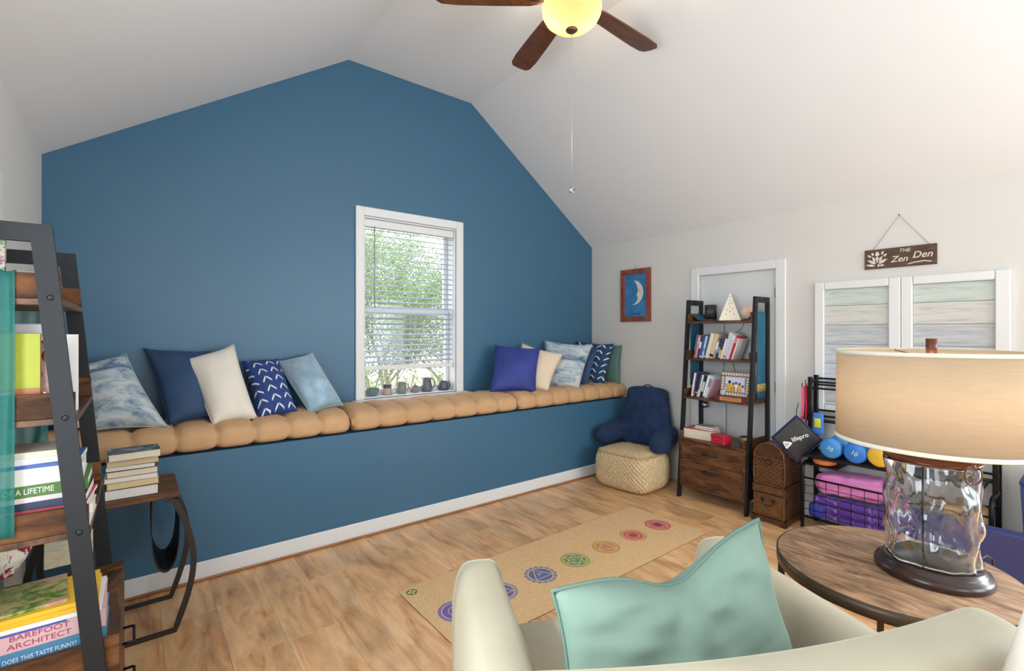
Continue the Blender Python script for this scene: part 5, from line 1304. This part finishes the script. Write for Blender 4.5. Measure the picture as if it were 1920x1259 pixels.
lathe('bulb', [(0, .53), (.012, .53), (.014, .56), (.03, .60), (.033, .625), (.022, .65), (0, .66)], translucent('#fff2dc', .8), lp_, n=20, loc=(.0, 0, 0))
l = bpy.data.lights.new('table_lamp_bulb', 'POINT'); l.energy = 12.0; l.color = (1, .87, .72); l.shadow_soft_size = .04
o = bpy.data.objects.new('table_lamp_bulb', l); C.objects.link(o); o.location = (LXc, LYc, TZ+.66)
tag(tube('lamp_cord', [(2.44, .385, TZ+.004), (2.50, .365, TZ+.004), (2.56, .350, TZ+.004), (2.61, .340, TZ+.006), (2.66, .33, TZ-.02), (2.68, .325, .30), (2.69, .32, .006), (2.9, .25, .006)], .0035, flat('#2a2320', .5), n=6), 'dark lamp cord running off the edge of the round table', 'cord')

# ------------------------------------------------------------------ pale floor lamp at the right edge
fl_ = thing('floor_lamp', 'pale cream tapered shade cut off at the right edge', 'floor lamp', (1.296, .004, 0))
lathe('base', [(0, 0), (.12, 0), (.125, .008), (.12, .02), (.02, .028), (0, .028)], flat('#cfc6b4', .4), fl_, n=32)
tube('pole', [(0, 0, .028), (0, 0, 1.09)], .011, flat('#cfc6b4', .4), fl_)
lathe('shade', [(.15, .83), (.09, 1.10), (.0885, 1.10), (.1485, .83)], flat('#ece4d8', .8), fl_, n=48, closed=True)

# ------------------------------------------------------------------ trees outside the window
BARK = flat('#9a9188', .9, var=.2, vs=6); LEAF1 = flat('#728c4c', .6, var=.3, vs=3); LEAF2 = flat('#648248', .6, var=.3, vs=3)
def tree(label, base, hgt, seed, leafm, nleaf):
    rg = random.Random(seed); t = thing('garden_tree', label, 'tree', base, group='trees outside the window')
    v_ = []; f_ = []; tips = []
    def seg(p, q, r0, r1):
        d = (q-p).normalized(); a = d.orthogonal().normalized(); b_ = d.cross(a); i0 = len(v_)
        for (c, r_) in ((p, r0), (q, r1)):
            for k in range(5): v_.append(c+(a*math.cos(k*1.2566)+b_*math.sin(k*1.2566))*r_)
        for k in range(5): f_.append((i0+k, i0+(k+1) % 5, i0+5+(k+1) % 5, i0+5+k))
    def grow(p, d, ln, r_, lev):
        n = 4
        for k in range(n):
            if (base[1]+p.y) < 7: return
            d2 = (d+Vector((rg.uniform(-.28, .28), rg.uniform(-.28, .28), rg.uniform(-.18, .22)))).normalized()
            q = p+d2*ln/n; seg(p, q, r_, r_*.85); p = q; d = d2; r_ *= .85
            if lev > 0 and (k > 0 or lev < 3):
                for _ in range(2):
                    dd = (d+Vector((rg.uniform(-1, 1), rg.uniform(-1, 1), rg.uniform(-.5, .7)))*1.1).normalized()
                    grow(p, dd, ln*.62, r_*.55, lev-1)
            if lev <= 1: tips.append(p.copy())
        tips.append(p.copy())
    grow(Vector((0, 0, 0)), Vector((0, 0, 1)), hgt, .09, 4)
    fromdata('branches', v_, f_, BARK, t)
    lv = []; lf = []
    for _ in range(nleaf):
        p = rg.choice(tips)+Vector((rg.gauss(0, .10), rg.gauss(0, .10), rg.gauss(0, .10)))
        a = Vector((rg.uniform(-1, 1), rg.uniform(-1, 1), rg.uniform(-1, 1))).normalized(); b_ = a.orthogonal().normalized(); i0 = len(lv); s_ = rg.uniform(.025, .05)
        lv += [p-a*s_, p+b_*s_*.45+a.cross(b_)*.006, p+a*s_, p-b_*s_*.45+a.cross(b_)*.006]; lf.append((i0, i0+1, i0+2, i0+3))
    o = fromdata('foliage', lv, lf, leafm, t); o['kind'] = 'stuff'
tree('bare-branched tree outside, seen through the left of the blind', (4.5, 11.6, -3.0), 3.4, 5, LEAF1, 7000)
tree('leafy green tree outside, seen through the right of the blind', (6.9, 12.2, -3.0), 3.7, 9, LEAF2, 20000)
tree('pale twiggy tree in the middle distance outside the window', (5.9, 13.6, -3.0), 3.9, 14, LEAF1, 14000)
tree('dense green tree farthest off outside the window', (7.4, 16.5, -3.0), 4.8, 21, LEAF2, 26000)
gm = structure(boxc('ground_outside', (-25, 4.6, -3.2), (35, 45, -3.05), ramp_noise([(.35, '#8d8567'), (.6, '#a8a284')], (1, 1, 1), 2, 4, .9, 0, 0), bevel=0))
